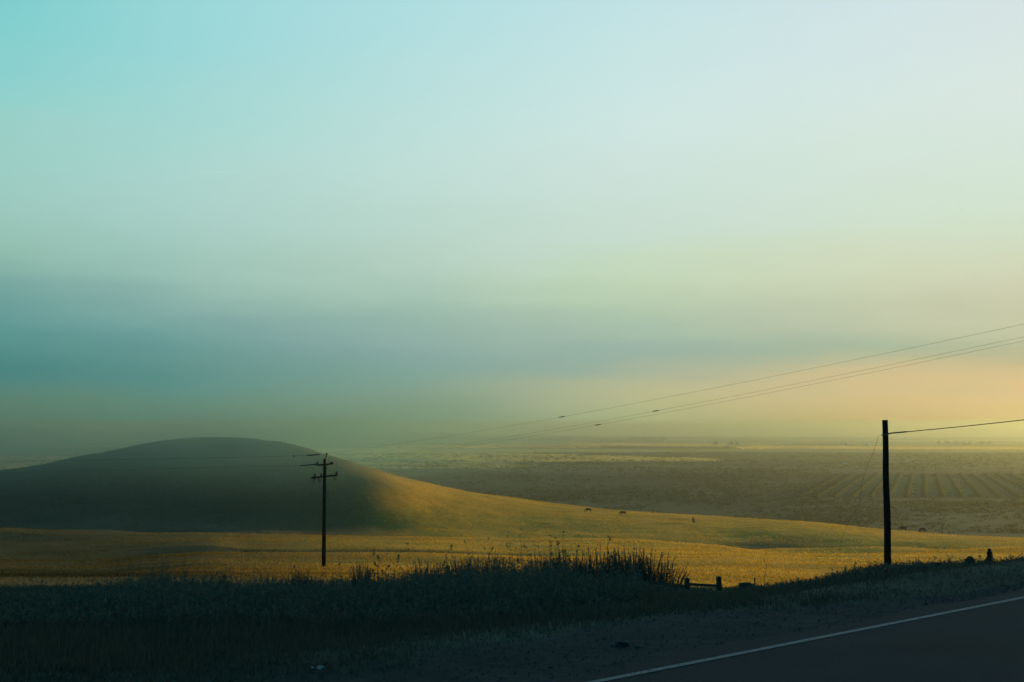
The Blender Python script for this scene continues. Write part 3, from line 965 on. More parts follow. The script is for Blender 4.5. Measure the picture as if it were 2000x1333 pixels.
def bush(name, rad, height, n, leaf, seed, cone=False):
    """compact leafy bush, round or pointed"""
    rg = np.random.default_rng(seed)
    root = empty(name)
    st = MB()
    V = []
    for k in range(14):
        an = rg.uniform(0, 2 * math.pi)
        q = rg.random()
        st.tube([Vector((0, 0, 0)), Vector((math.cos(an), math.sin(an), 0)) * rad * .4 * q + Vector((0, 0, height * .45)),
                 Vector((math.cos(an), math.sin(an), 0)) * rad * .7 * q + Vector((0, 0, height * .8 * (1 - .4 * q)))], [0.012, 0.008, 0.003], 4)
    for k in range(n):
        h = rg.random()
        lim = rad * ((1 - h) ** 0.8 if cone else math.sqrt(max(0, 1 - (h * 1.0) ** 2.2)))
        lim *= 0.82 + 0.22 * math.sin(h * 19 + seed) + 0.12 * rg.normal()
        an = rg.uniform(0, 2 * math.pi)
        q = math.sqrt(rg.random())
        p = Vector((math.cos(an) * lim * q, math.sin(an) * lim * q, 0.03 + h * height))
        d = Vector((math.cos(an), math.sin(an), rg.uniform(0.2, 2.0))).normalized()
        s = leaf * rg.uniform(.6, 1.4)
        sd = d.cross(Vector((rg.normal(), rg.normal(), .3))).normalized() * s * .3
        V += [p, p + d * s * .5 + sd, p + d * s, p, p + d * s, p + d * s * .5 - sd]
    st.build('stems', M_STEM, root)
    V = np.array([tuple(v) for v in V])
    mesh_np('foliage', V, np.arange(len(V)), np.full(len(V) // 3, 3), M_LEAF, root)
    return root
tag(put(bush('pointed_bush', 0.085, 0.46, 1500, .04, 31, True), 1924, 23, 1060, .46, widen=1.25), 'small pointed bush like a tiny conifer on the lip at far right', 'bush')
tag(put(bush('round_bush', 0.25, 0.36, 2600, .04, 32), 1886, 23, 1074, .36, widen=0.95), 'rounded dark bush between the bare pole and the pointed bush', 'bush')
tag(put(bush('round_bush', 0.30, 0.30, 2200, .04, 33), 1823, 23, 1086, .30, widen=1.2), 'low wide bush on the lip just right of the bare pole', 'bush')
tag(put(bush('round_bush', 0.26, 0.3, 1800, .04, 34), 1980, 23.5, 1082, .30, widen=1.1), 'small bush cut by the right edge of the photo', 'bush')
tag(put(bush('round_bush', 0.30, 0.34, 2000, .04, 35), 1452, 28, 1132, .36, widen=1.5), 'low mounded bush just right of the wooden fence', 'bush')

def broadleaf():
    rg = np.random.default_rng(5)
    root = empty('broadleaf_weed')
    st = MB(); lf = MB()
    for k in range(9):
        an = rg.uniform(0, 2 * math.pi)
        tip = Vector((math.cos(an) * .16 * rg.random() * 1.4, math.sin(an) * .1, rg.uniform(.16, .30)))
        st.tube([Vector((0, 0, 0)), tip * .5 + Vector((0, 0, .03)), tip], [.01, .008, .005], 5)
        for q in range(5):
            a2 = rg.uniform(0, 2 * math.pi)
            d = Vector((math.cos(a2), math.sin(a2), rg.uniform(-.1, .9))).normalized()
            s = rg.uniform(.05, .085)
            sd = d.cross(Vector((0, 0.3, 1))).normalized() * s * .42
            p = tip * rg.uniform(.55, 1)
            up = Vector((0, 0, .008))
            lf.add([p, p + d * s * .35 + sd * .8, p + d * s * .75 + sd * .7, p + d * s, p + d * s * .75 - sd * .7, p + d * s * .35 - sd * .8, p + d * s * .5 + up],
                   [(0, 1, 6), (1, 2, 6), (2, 3, 6), (3, 4, 6), (4, 5, 6), (5, 0, 6)])
    st.build('stems', M_STEM, root)
    lf.build('leaves', M_LEAF, root)
    return root
tag(put(broadleaf(), 1628, 21.5, 1107, .32), 'leafy plant with broad rounded leaves on the lip left of the bare pole', 'plant')

# ------------------------------------------------------------------ wooden fence (two posts and a rail in view)
def fence():
    r = 50.0
    def gp(x, rr):
        a = azc(x); return Vector((rr * math.sin(a), rr * math.cos(a), 0))
    root = empty('post_and_rail_fence', tuple(gp(1338, r)) [:2] + (gz(*gp(1338, r)[:2]),))
    zb = root.location.z
    posts = [(1270, 50.6, 1130), (1338, 50, 1124), (1399.5, 49.4, 1120)]
    loc = []
    for x, rr, top in posts:
        p = gp(x, rr)
        zt = CAMZ - (top - HOR) / F * rr
        g_ = gz(p.x, p.y)
        m = MB()
        h = zt - (g_ - 0.3)
        q = p - root.location
        m.box((q.x, q.y, g_ - 0.3 - zb + h / 2), (0.165, 0.165, h), Matrix.Rotation(0.2, 3, 'Z'), 0.97)
        m.box((q.x, q.y, zt - zb + 0.012), (0.12, 0.12, 0.024), Matrix.Rotation(0.2, 3, 'Z'), 0.6)
        m.build('post', M_POST, root)
        loc.append((q, zt - zb))
    rows = [(1137, 1138.5), (1134, 1136.5)]
    for k in range(2):
        (a, za), (b, zb2) = loc[k], loc[k + 1]
        y0, y1 = rows[k]
        A = Vector((a.x, a.y, CAMZ - (y0 - HOR) / F * posts[k][1] - zb))
        B = Vector((b.x, b.y, CAMZ - (y1 - HOR) / F * posts[k + 1][1] - zb))
        off = Vector((0, -0.105, 0))
        A += off; B += off
        d = (B - A)
        m = MB()
        rot = d.to_track_quat('X', 'Z').to_matrix()
        m.box((A + B) / 2, (d.length + .2, 0.045, 0.10), rot)
        m.build('rail', M_POST, root)
    tag(root, 'short dark wooden fence with square posts, right of the spiky shrubs', 'fence')
fence()

def stake():
    a = azc(1469); r = 30.0
    X, Y = r * math.sin(a), r * math.cos(a)
    g_ = gz(X, Y)
    zt = CAMZ - (1121 - HOR) / F * r
    o = MB()
    o.box((0, 0, (zt - g_) / 2 - .15), (0.022, 0.022, zt - g_ + .3), None, .9)
    o.box((0, 0, zt - g_ - .03), (0.03, 0.03, 0.04))
    b = o.build('marker_stake', M_POST)
    b.location = (X, Y, g_)
    tag(b, 'small thin stake standing between the fence and the lone bare stalk', 'stake')
stake()

def reflector():
    r = 15.6
    a = azc(1723)
    X, Y = r * math.sin(a), r * math.cos(a)
    g_ = gz(X, Y)
    root = empty('reflector_marker', (X, Y, g_))
    zt = CAMZ - (1133 - HOR) / F * r - g_
    zt = max(zt, .12)
    m = MB(); m.box((0, 0, zt / 2 - .1), (0.010, 0.006, zt + .2)); m.build('stake', M_STEM, root)
    m = MB(); m.lathe((0, -0.007, zt - .005), [(0.016, 0), (0.016, .006), (0.010, .009)], 12, Vector((0, -1, 0))); m.build('reflector', M_RED, root)
    tag(root, 'tiny red reflector in the grass below the bare pole', 'reflector')
reflector()

# ------------------------------------------------------------------ utility pole with crossarms
PR = 100.0
def utility_pole():
    a = azc(636)
    X, Y = PR * math.sin(a), PR * math.cos(a)
    g_ = gz(X, Y)
    root = empty('utility_pole', (X, Y, g_))
    zz = lambda row: CAMZ - (row - HOR) / F * PR - g_
    xx = lambda col: (col - 636) / F * PR
    zt = zz(896)
    m = MB(); m.tube([(0, 0, -1), (0, 0, zt * .5), (0.0, 0, zt)], [0.165, 0.145, 0.125], 14); m.build('mast', M_WOOD, root, True)
    # pole top bracket
    m = MB()
    m.tube([(0.06, -.1, zz(908)), (0.08, -.1, zz(897)), (0.16, -.1, zz(887.5))], [.055, .055, .045], 8)
    br = m.build('top_bracket', M_STEEL, root)
    m = MB(); m.lathe((0.165, -.1, zz(887.5)), [(.05, 0), (.09, .03), (.05, .06), (.085, .09), (.03, .13)], 10); m.build('pin_insulator', M_INSUL, br)
    rot = Matrix.Rotation(math.radians(5), 3, 'Y').inverted()
    # upper short crossarm
    m = MB(); m.box((0, -.17, zz(906.5)), (1.25, .1, .11), rot); up = m.build('upper_crossarm', M_WOOD, root)
    for s, col in ((-1, 621), (1, 650)):
        m = MB(); m.tube([(xx(col - s * 2), -.21, zz(908 if s < 0 else 905)), (0, -.21, zz(912))], .025, 6); m.build('brace', M_STEEL, up)
        ax = Vector((s, 0, .25 if s > 0 else -.05))
        m = MB()
        p0 = Vector((xx(col) - s * .10, -.17, zz(906.2 if s < 0 else 904.5)))
        prof = []
        for k in range(5):
            prof += [(.05, k * .07), (.11, k * .07 + .02), (.05, k * .07 + .05)]
        m.lathe(p0, prof, 10, ax)
        m.build('strain_insulator', M_INSUL, up)
        m = MB(); m.lathe((xx(col) - s * .06, -.17, zz(905.5)), [(.04, 0), (.09, .05), (.05, .1), (.08, .14), (.02, .2)], 10); m.build('pin_insulator', M_INSUL, up)
    # lower crossarm with three fused cutouts
    m = MB()
    L_, R_ = Vector((xx(611), -.2, zz(932.5))), Vector((xx(662), -.2, zz(926.5)))
    d = R_ - L_
    m.box((L_ + R_) / 2, (d.length, .11, .12), d.to_track_quat('X', 'Z').to_matrix())
    low = m.build('lower_crossarm', M_WOOD, root)
    for col, row in ((616.5, 931.5), (629, 930), (659, 926.5)):
        cx, cz_ = xx(col), zz(row)
        m = MB()
        m.tube([(cx - .06, -.32, cz_ - .02), (cx - .15, -.34, cz_ - .26), (cx - .04, -.36, cz_ - .43)], [.04, .035, .03], 6)
        f_ = m.build('fuse_cutout', M_INSUL, low)
        m = MB(); m.tube([(cx + .16, -.38, cz_ + .06), (cx - .05, -.4, cz_ - .42)], .032, 6); m.build('fuse_tube', M_STEEL, f_)
        m = MB()
        m.lathe((cx + .02, -.3, cz_ + .02), [(.05, 0), (.12, .05), (.06, .09), (.13, .14), (.06, .18), (.10, .23), (.03, .28)], 10, Vector((.25, 0, 1)))
        m.build('bushing', M_INSUL, f_)
    # ground wire clip down the mast and bolts
    for row in (918, 940, 965):
        m = MB(); m.box((0.02, -.15, zz(row)), (.06, .05, .05)); m.build('bolt_clamp', M_STEEL, root)
    tag(root, 'dark wooden utility pole with two crossarms and insulators, in the left half', 'utility pole')
    return root
utility_pole()

def wire(name, label, pts, rad, sag=0.0, n=48, splices=(), rods=(), cat='wire', group=None, far=0.0):
    """pts: (col,row,distance) end points of one hanging conductor, or a polyline"""
    P = [at(*p) for p in pts]
    out = []
    for k in range(len(P) - 1):
        for q in range(n + (k == len(P) - 2)):
            f = q / n
            p = P[k].lerp(P[k + 1], f)
            if len(P) == 2:
                p = p - Vector((0, 0, 4 * sag * f * (1 - f)))
            out.append(p)
    run = list(out)
    if far:
        dr = (out[-1] - out[-3]).normalized()
        run += [out[-1] + dr * far * q / 4 for q in range(1, 5)]
    m = MB(); m.tube(run, rad, 6)
    o = m.build(name, M_WIRE)
    def near(col):
        best = min(range(len(out) - 1), key=lambda i: abs((1000 + F * out[i].x / (out[i].y * cp + (out[i].z - CAMZ) * sp_)) - col))
        return out[best], (out[min(best + 1, len(out) - 1)] - out[max(best - 1, 0)]).normalized()
    for col, ln in splices:
        p, d = near(col)
        m = MB(); m.tube([p - d * ln, p - d * ln * .6, p + d * ln * .6, p + d * ln], [rad * 1.5, rad * 6, rad * 6, rad * 1.5], 6)
        m.build('splice', M_STEEL, o)
    for c0, c1, rr in rods:
        p, _ = near(c0); p2, _ = near(c1)
        prof = []
        m = MB(); m.tube([p, p.lerp(p2, .03), p.lerp(p2, .97), p2], [rr * .6, rr, rr, rr * .6], 8)
        m.build('insulator_rod', M_INSUL, o)
    tag(o, label, cat, group)
    return o
GW = 'overhead wires at the utility pole'
wire('overhead_wire', 'highest overhead wire rising from the utility pole top to the right', [(640, 886, 100), (2150, 601, 47)], .0042, .42, splices=[(1090, .35)], far=60, group=GW)
wire('overhead_wire', 'middle of three overhead wires rising to the right edge', [(652, 902.5, 100), (2150, 626, 47)], .0042, .45, splices=[(1297, .3)], far=60, group=GW)
wire('overhead_wire', 'lowest of the three overhead wires rising to the right edge', [(655, 905, 100.4), (2150, 634, 48)], .0042, .50, splices=[(1157, .33)], far=60, group=GW)
wire('overhead_wire', 'upper wire leading left from the utility pole top', [(638, 886.5, 100), (624, 888, 101), (600, 889.5, 103), (574, 891, 105), (450, 894, 113), (-150, 905, 160)], .009, n=10,
     rods=[(624, 600, .06)], splices=[(574, .14)], group=GW)
wire('overhead_wire', 'lower wire leading left from the upper crossarm of the pole', [(620, 906, 100), (612, 907.5, 101), (587, 909.5, 103), (450, 912.5, 113), (-150, 928, 160)], .009, n=10,
     rods=[(612, 587, .06)], group=GW)
wire('jumper_wire', 'thin jumper wire drooping left of the crossarms', [(588, 909.5, 103), (592, 922, 102), (598, 936, 101), (606, 944, 100.4), (615, 934, 99.8)], .006, n=8, group=GW)
wire('jumper_wire', 'thin jumper wire between upper crossarm end and the lower left insulator', [(608, 908, 101), (611, 918, 100.5), (617, 926, 100)], .006, n=8, group=GW)

# ------------------------------------------------------------------ bare pole at right
BR = 54.0
def bare_pole():
    a = azc(1727)
    X, Y = BR * math.sin(a), BR * math.cos(a)
    g_ = gz(X, Y)
    root = empty('bare_pole', (X, Y, g_))
    zt = CAMZ - (822 - HOR) / F * BR - g_
    zz = lambda row: CAMZ - (row - HOR) / F * BR - g_
    lean = 0.0
    m = MB()
    n = 12
    pts = [(0.012 * math.sin(k * 1.3), 0, -1 + (zt + 1) * k / n) for k in range(n + 1)]
    m.tube(pts, [0.155 - 0.045 * k / n for k in range(n + 1)], 18)
    mast = m.build('mast', M_WOOD, root, False)
    for p in mast.data.polygons:
        p.use_smooth = len(p.vertices) == 4
    m = MB(); m.tube([(0, 0, zz(851.5)), (0, 0, zz(847.5))], [.124, .124], 18); band_ = m.build('steel_band', M_STEEL, root)
    m = MB(); m.tube([(.11, -.02, zz(848)), (.22, -.02, zz(847.2))], [.03, .02], 8); m.build('eye_bolt', M_STEEL, root)
    m = MB(); m.tube([(-.11, -.02, zz(850.5)), (-.16, -.02, zz(851.5))], [.03, .02], 8); m.build('eye_bolt', M_STEEL, root)
    tag(root, 'thick bare wooden pole with no crossarm, at right', 'utility pole')
bare_pole()
wire('service_wire', 'single dark wire running from the bare pole to the right edge', [(1731, 847.2, BR), (2200, 796, 47)], .017, .05, rods=[(1740, 1768, .028)], far=60)
wire('slack_cable', 'slack cable hanging down the left side of the bare pole', [(1716, 851.5, BR), (1712, 866, BR + .3), (1704, 888, BR + .8), (1695, 908, BR + 1.4), (1687, 930, BR + 2), (1683, 948, BR + 2.6), (1680, 972, BR + 3.4), (1675, 992, BR + 4), (1662, 1013, BR + 5),
      (1653, 1028, BR + 6), (1646, 1048, BR + 7), (1640, 1072, BR + 8), (1634, 1092, BR + 9), (1628, 1102, BR + 9.5)], .006, n=5, cat='cable')
wire('drip_loop', 'short looped wire under the service wire beside the bare pole', [(1736, 847, BR), (1733, 849, BR), (1729.5, 852, BR), (1727.8, 856, BR)], .008, n=5, cat='wire')

# ------------------------------------------------------------------ cattle on the ridge
def cow_mesh(graze):
    co, ed, rad = [], [], []
    def v(p, r_, par=None):
        co.append(p); rad.append(r_)
        if par is not None:
            ed.append((par, len(co) - 1))
        return len(co) - 1
    pel = v((0, 0, 1.02), .31)
    mid = v((.5, 0, .96), .37, pel)
    che = v((.95, 0, .98), .35, mid)
    nb = v((1.25, 0, 1.06), .23, che)
    if graze:
        nk = v((1.5, 0, .78), .16, nb); hd = v((1.68, 0, .46), .14, nk); mz = v((1.80, 0, .16), .085, hd)
        ear0 = hd
    else:
        nk = v((1.5, 0, 1.3), .16, nb); hd = v((1.72, 0, 1.42), .14, nk); mz = v((2.02, 0, 1.28), .085, hd)
        ear0 = hd
    hp = co[ear0]
    for s in (-1, 1):
        e = v((hp[0] - .08, s * .17, hp[2] + .12), .05, ear0); v((hp[0] - .12, s * .30, hp[2] + .12), .03, e)
        h = v((-.06, s * .19, .72), .17, pel); k = v((-.16, s * .2, .46), .085, h); f = v((-.08, s * .2, .16), .058, k); v((-.05, s * .2, 0.01), .062, f)
        h = v((1.02, s * .17, .66), .13, che); k = v((1.06, s * .18, .38), .075, h); f = v((1.04, s * .18, .15), .055, k); v((1.06, s * .18, 0.01), .062, f)
    tl = v((-.33, 0, 1.08), .05, pel); tl = v((-.42, 0, .8), .03, tl); v((-.41, 0, .42), .045, tl)
    me = bpy.data.meshes.new('cow'); me.from_pydata(co, ed, [])
    o = bpy.data.objects.new('cow_skeleton', me); link(o)
    m = o.modifiers.new('skin', 'SKIN')
    for i, sv in enumerate(me.skin_vertices[0].data):
        sv.radius = (rad[i], rad[i]); sv.use_root = (i == 0)
    s_ = o.modifiers.new('sub', 'SUBSURF'); s_.levels = 1; s_.render_levels = 1
    dg = bpy.context.evaluated_depsgraph_get()
    res = bpy.data.meshes.new_from_object(o.evaluated_get(dg))
    bpy.data.objects.remove(o)
    res.materials.clear(); res.materials.append(M_HIDE)
    for p in res.polygons:
        p.use_smooth = True
    return res
CM = {True: cow_mesh(True), False: cow_mesh(False)}
for x, dr, rz, gr, lab in [
    (1152, -34, 3.2, True, 'grazing dark cow farthest left on the ridge line'),
    (1219, -36, 3.0, True, 'dark grazing cow on the ridge, second from the left'),
    (1352, -60, 1.5, False, 'dark cow seen end on, alone in the middle of the ridge line'),
    (1762, -30, 2.9, True, 'dark cow just right of the bare pole, the left one of a pair'),
    (1791, -28, 0.2, True, 'dark cow on the ridge at right, the right one of a pair'),
]:
    a = azc(x)
    r = float(ridge_r(np.array([a]))[0]) + dr
    o = link(bpy.data.objects.new('cow', CM[gr]))
    X, Y = r * math.sin(a), r * math.cos(a)
    o.location = (X, Y, gz(X, Y) + .02)
    o.rotation_euler = (0, 0, rz)
    o.scale = (1.08, 1.08, 1.08)
    tag(o, lab, 'cow', 'cattle grazing on the ridge')

# ------------------------------------------------------------------ far valley: vine rows, van, barns, poles, woods
def vine_rows():
    d = Vector((math.sin(azc(1800)), math.cos(azc(1800)), 0))
    s = Vector((d.y, -d.x, 0))
    rg = np.random.default_rng(3)
    L_ = 520
    V, Fc = [], []
    ns, prof = 150, [(-1.9, 0), (-1.8, .5), (-1.2, 1.0), (0, 1.2), (1.2, 1.0), (1.8, .5), (1.9, 0)]
    for k in range(ns):
        f = L_ * k / (ns - 1)
        w = 0.75 + .5 * rg.random()
        for px, pz in prof:
            V.append((px * w + rg.normal(0, .18), f, pz * (0.7 + .5 * rg.random())))
    m = len(prof)
    for k in range(ns - 1):
        for q in range(m - 1):
            Fc.append((k * m + q, k * m + q + 1, (k + 1) * m + q + 1, (k + 1) * m + q))
    me = bpy.data.meshes.new('vine_row'); me.from_pydata(V, [], Fc); me.materials.append(M_VINE)
    for i in range(15):
        c = d * 960 + s * ((i - 7) * 12.5)
        o = link(bpy.data.objects.new('vine_row', me))
        o.location = (c.x, c.y, gz(c.x, c.y) - .1)
        e = c + d * L_
        o.rotation_euler = (math.atan2(gz(e.x, e.y) - gz(c.x, c.y), L_), 0, -math.atan2(d.x, d.y))
        tag(o, 'long low row of vines on the valley floor behind the bare pole', 'vine row', 'vine rows in the valley')
vine_rows()

def plainpt(x, row):
    """where the sight line of a photo pixel meets the terrain beyond the ridge"""
    a = azc(x)
    rs = np.exp(np.linspace(math.log(620), math.log(8900), 4000))
    z = ground_z(rs * math.sin(a), rs * math.cos(a))
    yq = HOR + (CAMZ - z) / rs * F
    i = int(np.argmin(np.abs(yq - row)))
    return Vector((rs[i] * math.sin(a), rs[i] * math.cos(a), float(z[i])))

def van():
    p = plainpt(1648, 905)
    root = empty('white_van', p, 0.5)
    m = MB(); m.box((0, 0, 1.35), (5.2, 2.0, 1.9), None, .95); m.box((2.9, 0, .95), (.9, 1.9, 1.1), None, .85)
    m.build('body', M_WHITE, root)
    for s in (-1, 1):
        m = MB(); m.box((1.7, s * .985, 1.8), (1.1, .04, .6)); m.build('window', M_GLASS, root)
        for x in (-1.6, 1.9):
            m = MB(); m.lathe((x, s * .86, .36), [(.36, 0), (.36, .22)], 14, Vector((0, s, 0))); m.build('wheel', M_TYRE, root)
    tag(root, 'small white van parked on the dark valley floor left of the bare pole', 'van')
van()
def stubble():
    # standing straw on the pale field strips: upright stems catch the low sun
    P, Wd = [], []
    rg = np.random.default_rng(17)
    def add(n, x0, x1, top, bot, keep=1.0):
        for k in range(n):
            x = rg.uniform(x0, x1)
            y = rg.uniform(top(x), bot(x)) + rg.normal(0, .8)
            if vnoise(np.array([x * .011]), np.array([y * .35]))[0] + .9 < rg.random() * 1.5:
                continue
            x += rg.normal(0, 18) * (1 if x < 1300 else .3)
            if rg.random() > keep:
                continue
            P.append((x, y))
    C = lambda v: (lambda x: v)
    tt = lambda x: min(1, max(0, (x - 880) / 525))
    add(9000, 1440, 2100, C(872), C(875.5))
    add(2600, 1130, 1500, lambda x: 866 + 3 * (x - 1130) / 370, lambda x: 869.5 + 4 * (x - 1130) / 370)
    add(4600, 860, 1402, lambda x: 884 + 12.5 * tt(x) ** 1.5 + 2 * max(0, (1000 - x) / 140), lambda x: 902 - 3 * tt(x) - 4 * max(0, (1000 - x) / 140))
    add(1500, 760, 1160, C(869), C(875))
    add(1200, 1560, 2100, C(859.5), C(861.5))
    add(900, -60, 240, C(891), C(911))
    add(1500, 690, 1010, C(904), C(914))
    add(1500, 700, 900, C(880), C(893))
    n0 = len(P)
    for k in range(15000):
        P.append((rg.uniform(-60, 2060), 850 + 45 * rg.random() ** 1.25 + 2.5))
    xs = np.array([p[0] for p in P]); ys = np.array([p[1] for p in P])
    a = np.arctan((xs - 1000) / F)
    rs = np.exp(np.linspace(math.log(620), math.log(8900), 1500))
    ai = np.linspace(azc(-100), azc(2150), 80)
    YQ = np.stack([HOR + (CAMZ - ground_z(rs * math.sin(q), rs * math.cos(q))) / rs * F for q in ai])
    k = np.clip(np.searchsorted(ai, a), 0, 79)
    r = np.array([rs[int(np.argmin(np.abs(YQ[j] - y)))] for j, y in zip(k, ys)])
    r = r * (1 + rg.normal(0, .012, len(r)))
    X, Y = r * np.sin(a), r * np.cos(a)
    t_ = np.array([[0.66, 0.48, 0.16]]) * rg.uniform(.75, 1.2, (len(X), 1))
    mid_ = (xs[:n0] < 1420) & (ys[:n0] > 878)
    t_[:n0][mid_] *= np.array([0.62, 0.78, 0.80])
    t_[n0:] = tint_at(X[n0:], Y[n0:]) * 1.1
    hh = 0.0004 * r
    hh[n0:] *= 0.6
    o = blades('straw_stubble', np.c_[X, Y, ground_z(X, Y)], hh, 0.0009 * r, t_, 4, 0.4, M_BLADE, 0.0010 * r)
    tag(o, 'straw and low crops standing on the far valley fields', 'straw', kind='stuff')
stubble()
def valley_scrub():
    # low vines and scrub scattered over the dark valley floor
    n = 44000
    a = rng.uniform(azc(-500), azc(3000), n)
    y = 888 + 152 * rng.random(n) ** 1.1
    r = 45.4 * F / (y - HOR)
    X, Y = r * np.sin(a), r * np.cos(a)
    k = fbm(X * 0.010 + 2, Y * 0.005, 4) + 0.5 * fbm(X * 0.05, Y * 0.03, 2)
    xq = 1000 + F * np.tan(a)
    ok = (k > rng.normal(0.0, .25, n)) & (r > ridge_r(a) + 45) & ~((xq > 1620) & (xq < 1970) & (y > 918) & (y < 975) & (rng.random(n) < .7))
    X, Y, r, k = X[ok], Y[ok], r[ok], k[ok]
    f = rng.random((len(X), 1))
    t_ = np.array([[0.042, 0.050, 0.026]]) * (1 - f) + np.array([[0.062, 0.060, 0.030]]) * f ** 2
    o = blades('valley_scrub', np.c_[X, Y, ground_z(X, Y)], 0.5 + 0.0006 * r, 0.4 + 0.0011 * r, t_, 5, 0.5, M_BLADE, 0.3 + 0.0012 * r)
    tag(o, 'low olive scrub scattered over the dark valley floor', 'scrub', kind='stuff')
valley_scrub()
def barn(x, row, w, d, h, rz, lab):
    p = plainpt(x, row)
    root = empty('barn', p, rz)
    m = MB()
    m.add([(-w/2, -d/2, -1), (w/2, -d/2, -1), (w/2, d/2, -1), (-w/2, d/2, -1), (-w/2, -d/2, h), (w/2, -d/2, h), (w/2, d/2, h), (-w/2, d/2, h), (-w/2, 0, h + d * .28), (w/2, 0, h + d * .28)],
          [(0, 1, 5, 4), (2, 3, 7, 6), (1, 2, 6, 9, 5), (3, 0, 4, 8, 7)])
    m.build('wall', M_BARN, root)
    m = MB()
    for s in (-1, 1):
        a, b = Vector((0, s * (d / 2 + .5), h - .1)), Vector((0, 0, h + d * .28 + .12))
        m.add([(-w/2 - .5, a.y, a.z), (w/2 + .5, a.y, a.z), (w/2 + .5, b.y, b.z), (-w/2 - .5, b.y, b.z),
               (-w/2 - .5, a.y, a.z + .2), (w/2 + .5, a.y, a.z + .2), (w/2 + .5, b.y, b.z + .2), (-w/2 - .5, b.y, b.z + .2)],
              [(0, 1, 2, 3), (4, 5, 6, 7), (0, 1, 5, 4), (0, 3, 7, 4), (1, 2, 6, 5)])
    m.build('roof', M_ROOF, root)
    m = MB(); m.box((0, -d/2 - .06, h * .4), (w * .18, .1, h * .8)); m.build('door', M_DOOR, root)
    tag(root, lab, 'barn', 'far farm buildings in the valley')
barn(1648, 870, 26, 14, 9, .2, 'pale sunlit barn on the bright field strip, left of the bare pole')
barn(1690, 871, 20, 12, 8, -.3, 'pale sunlit barn on the bright field strip, nearest the bare pole')
barn(1852, 872, 14, 9, 6, .3, 'small pale barn on the bright field strip right of the bare pole')
barn(1376, 864, 9, 8, 8, .3, 'tiny white shed far off, between the overhead wires and the bare pole')
barn(1299, 865, 8, 8, 8, .5, 'tiny white shed far off, left of the other tiny white shed')
barn(1180, 869, 9, 8, 6, .1, 'tiny pale shed on the far fields below the middle of the wires')

def far_pole_proto():
    root = empty('distant_pole')
    m = MB(); m.tube([(0, 0, -1), (0, 0, 11.5)], [.24, .18], 8); m.build('mast', M_WOOD, root)
    m = MB(); m.box((0, -.25, 10.6), (2.6, .14, .16)); m.build('crossarm', M_WOOD, root)
    return root
proto = None
for x, row, lab in [(1629, 879, 'faint distant pole on the valley floor left of the bare pole'),
                    (1741, 881, 'faint distant pole just right of the bare pole'),
                    (1911, 881, 'faint distant pole near the right edge'),
                    (1984, 881, 'faintest distant pole, at the right edge')]:
    o = proto if False else (far_pole_proto() if proto is None else copy_tree(proto))
    proto = proto or o
    o.location = plainpt(x, row)
    tag(o, lab, 'utility pole', 'distant poles across the valley')

def woods():
    """far tree belts that read as one mass"""
    V, T = [], []
    rg = np.random.default_rng(9)
    spans = [(1225, 1300, 859.5, 46), (690, 800, 846, 60), (-60, 130, 845, 60), (1830, 1940, 868, 30), (860, 940, 858, 26), (1000, 1120, 862, 22), (1390, 1440, 868.5, 14), (560, 640, 850, 26)]
    for x0, x1, row, n in spans:
        for k in range(n):
            p = plainpt(rg.uniform(x0, x1), row + rg.normal(0, .8))
            h = rg.uniform(5, 13)
            q = 70
            an = rg.uniform(0, 2 * math.pi, q); u = rg.random(q); rad = h * .55 * np.sqrt(1 - (2 * u - 1) ** 2) * rg.uniform(.6, 1.1, q)
            c = np.c_[p.x + np.cos(an) * rad, p.y + np.sin(an) * rad, p.z + 0.5 + h * u]
            s = h * .16
            for j in range(3):
                V.append(None) if False else None
            a_ = rg.normal(0, s, (q, 3)); b_ = rg.normal(0, s, (q, 3)); d_ = rg.normal(0, s, (q, 3))
            V.append(np.stack([c + a_, c + b_, c + d_], 1).reshape(-1, 3))
    V = np.concatenate([v for v in V if v is not None])
    o = mesh_np('far_woodland', V, np.arange(len(V)), np.full(len(V) // 3, 3), M_LEAF)
    tag(o, 'faint dark belts of trees across the far plain', 'woodland', kind='stuff')
woods()

# ------------------------------------------------------------------ loose gravel on the shoulder
def gravel():
    n = 9000
    al = rng.uniform(-3, 26, n)
    nn = 5.75 + (verge_edge(al) - 5.6) * rng.random(n) ** 0.8 + 0.15 * fbm(al * 0.9, al * 0.3, 2)
    X, Y = (al - nn) * RT, (al + nn) * RT
    P = np.c_[X, Y, ground_z(X, Y)]
    s = 0.006 + 0.012 * rng.random(n) ** 4
    base = np.array([[1, 0, -.4], [-.5, .87, -.4], [-.5, -.87, -.4], [.15, .1, .75]])
    th = rng.uniform(0, 2 * math.pi, n)
    c_, s_ = np.cos(th), np.sin(th)
    V = base[None] * rng.uniform(.6, 1.3, (n, 4, 3)) * s[:, None, None]
    V = np.stack([V[..., 0] * c_[:, None] - V[..., 1] * s_[:, None], V[..., 0] * s_[:, None] + V[..., 1] * c_[:, None], V[..., 2]], -1) + P[:, None] + np.array([0, 0, .004])
    f = np.array([[0, 1, 3], [1, 2, 3], [2, 0, 3]])
    Fi = (np.arange(n)[:, None, None] * 4 + f[None]).reshape(-1)
    o = mesh_np('shoulder_gravel', V.reshape(-1, 3), Fi, np.full(3 * n, 3), M_STONE)
    tag(o, 'loose dark gravel strewn along the road shoulder', 'gravel', kind='stuff')
gravel()

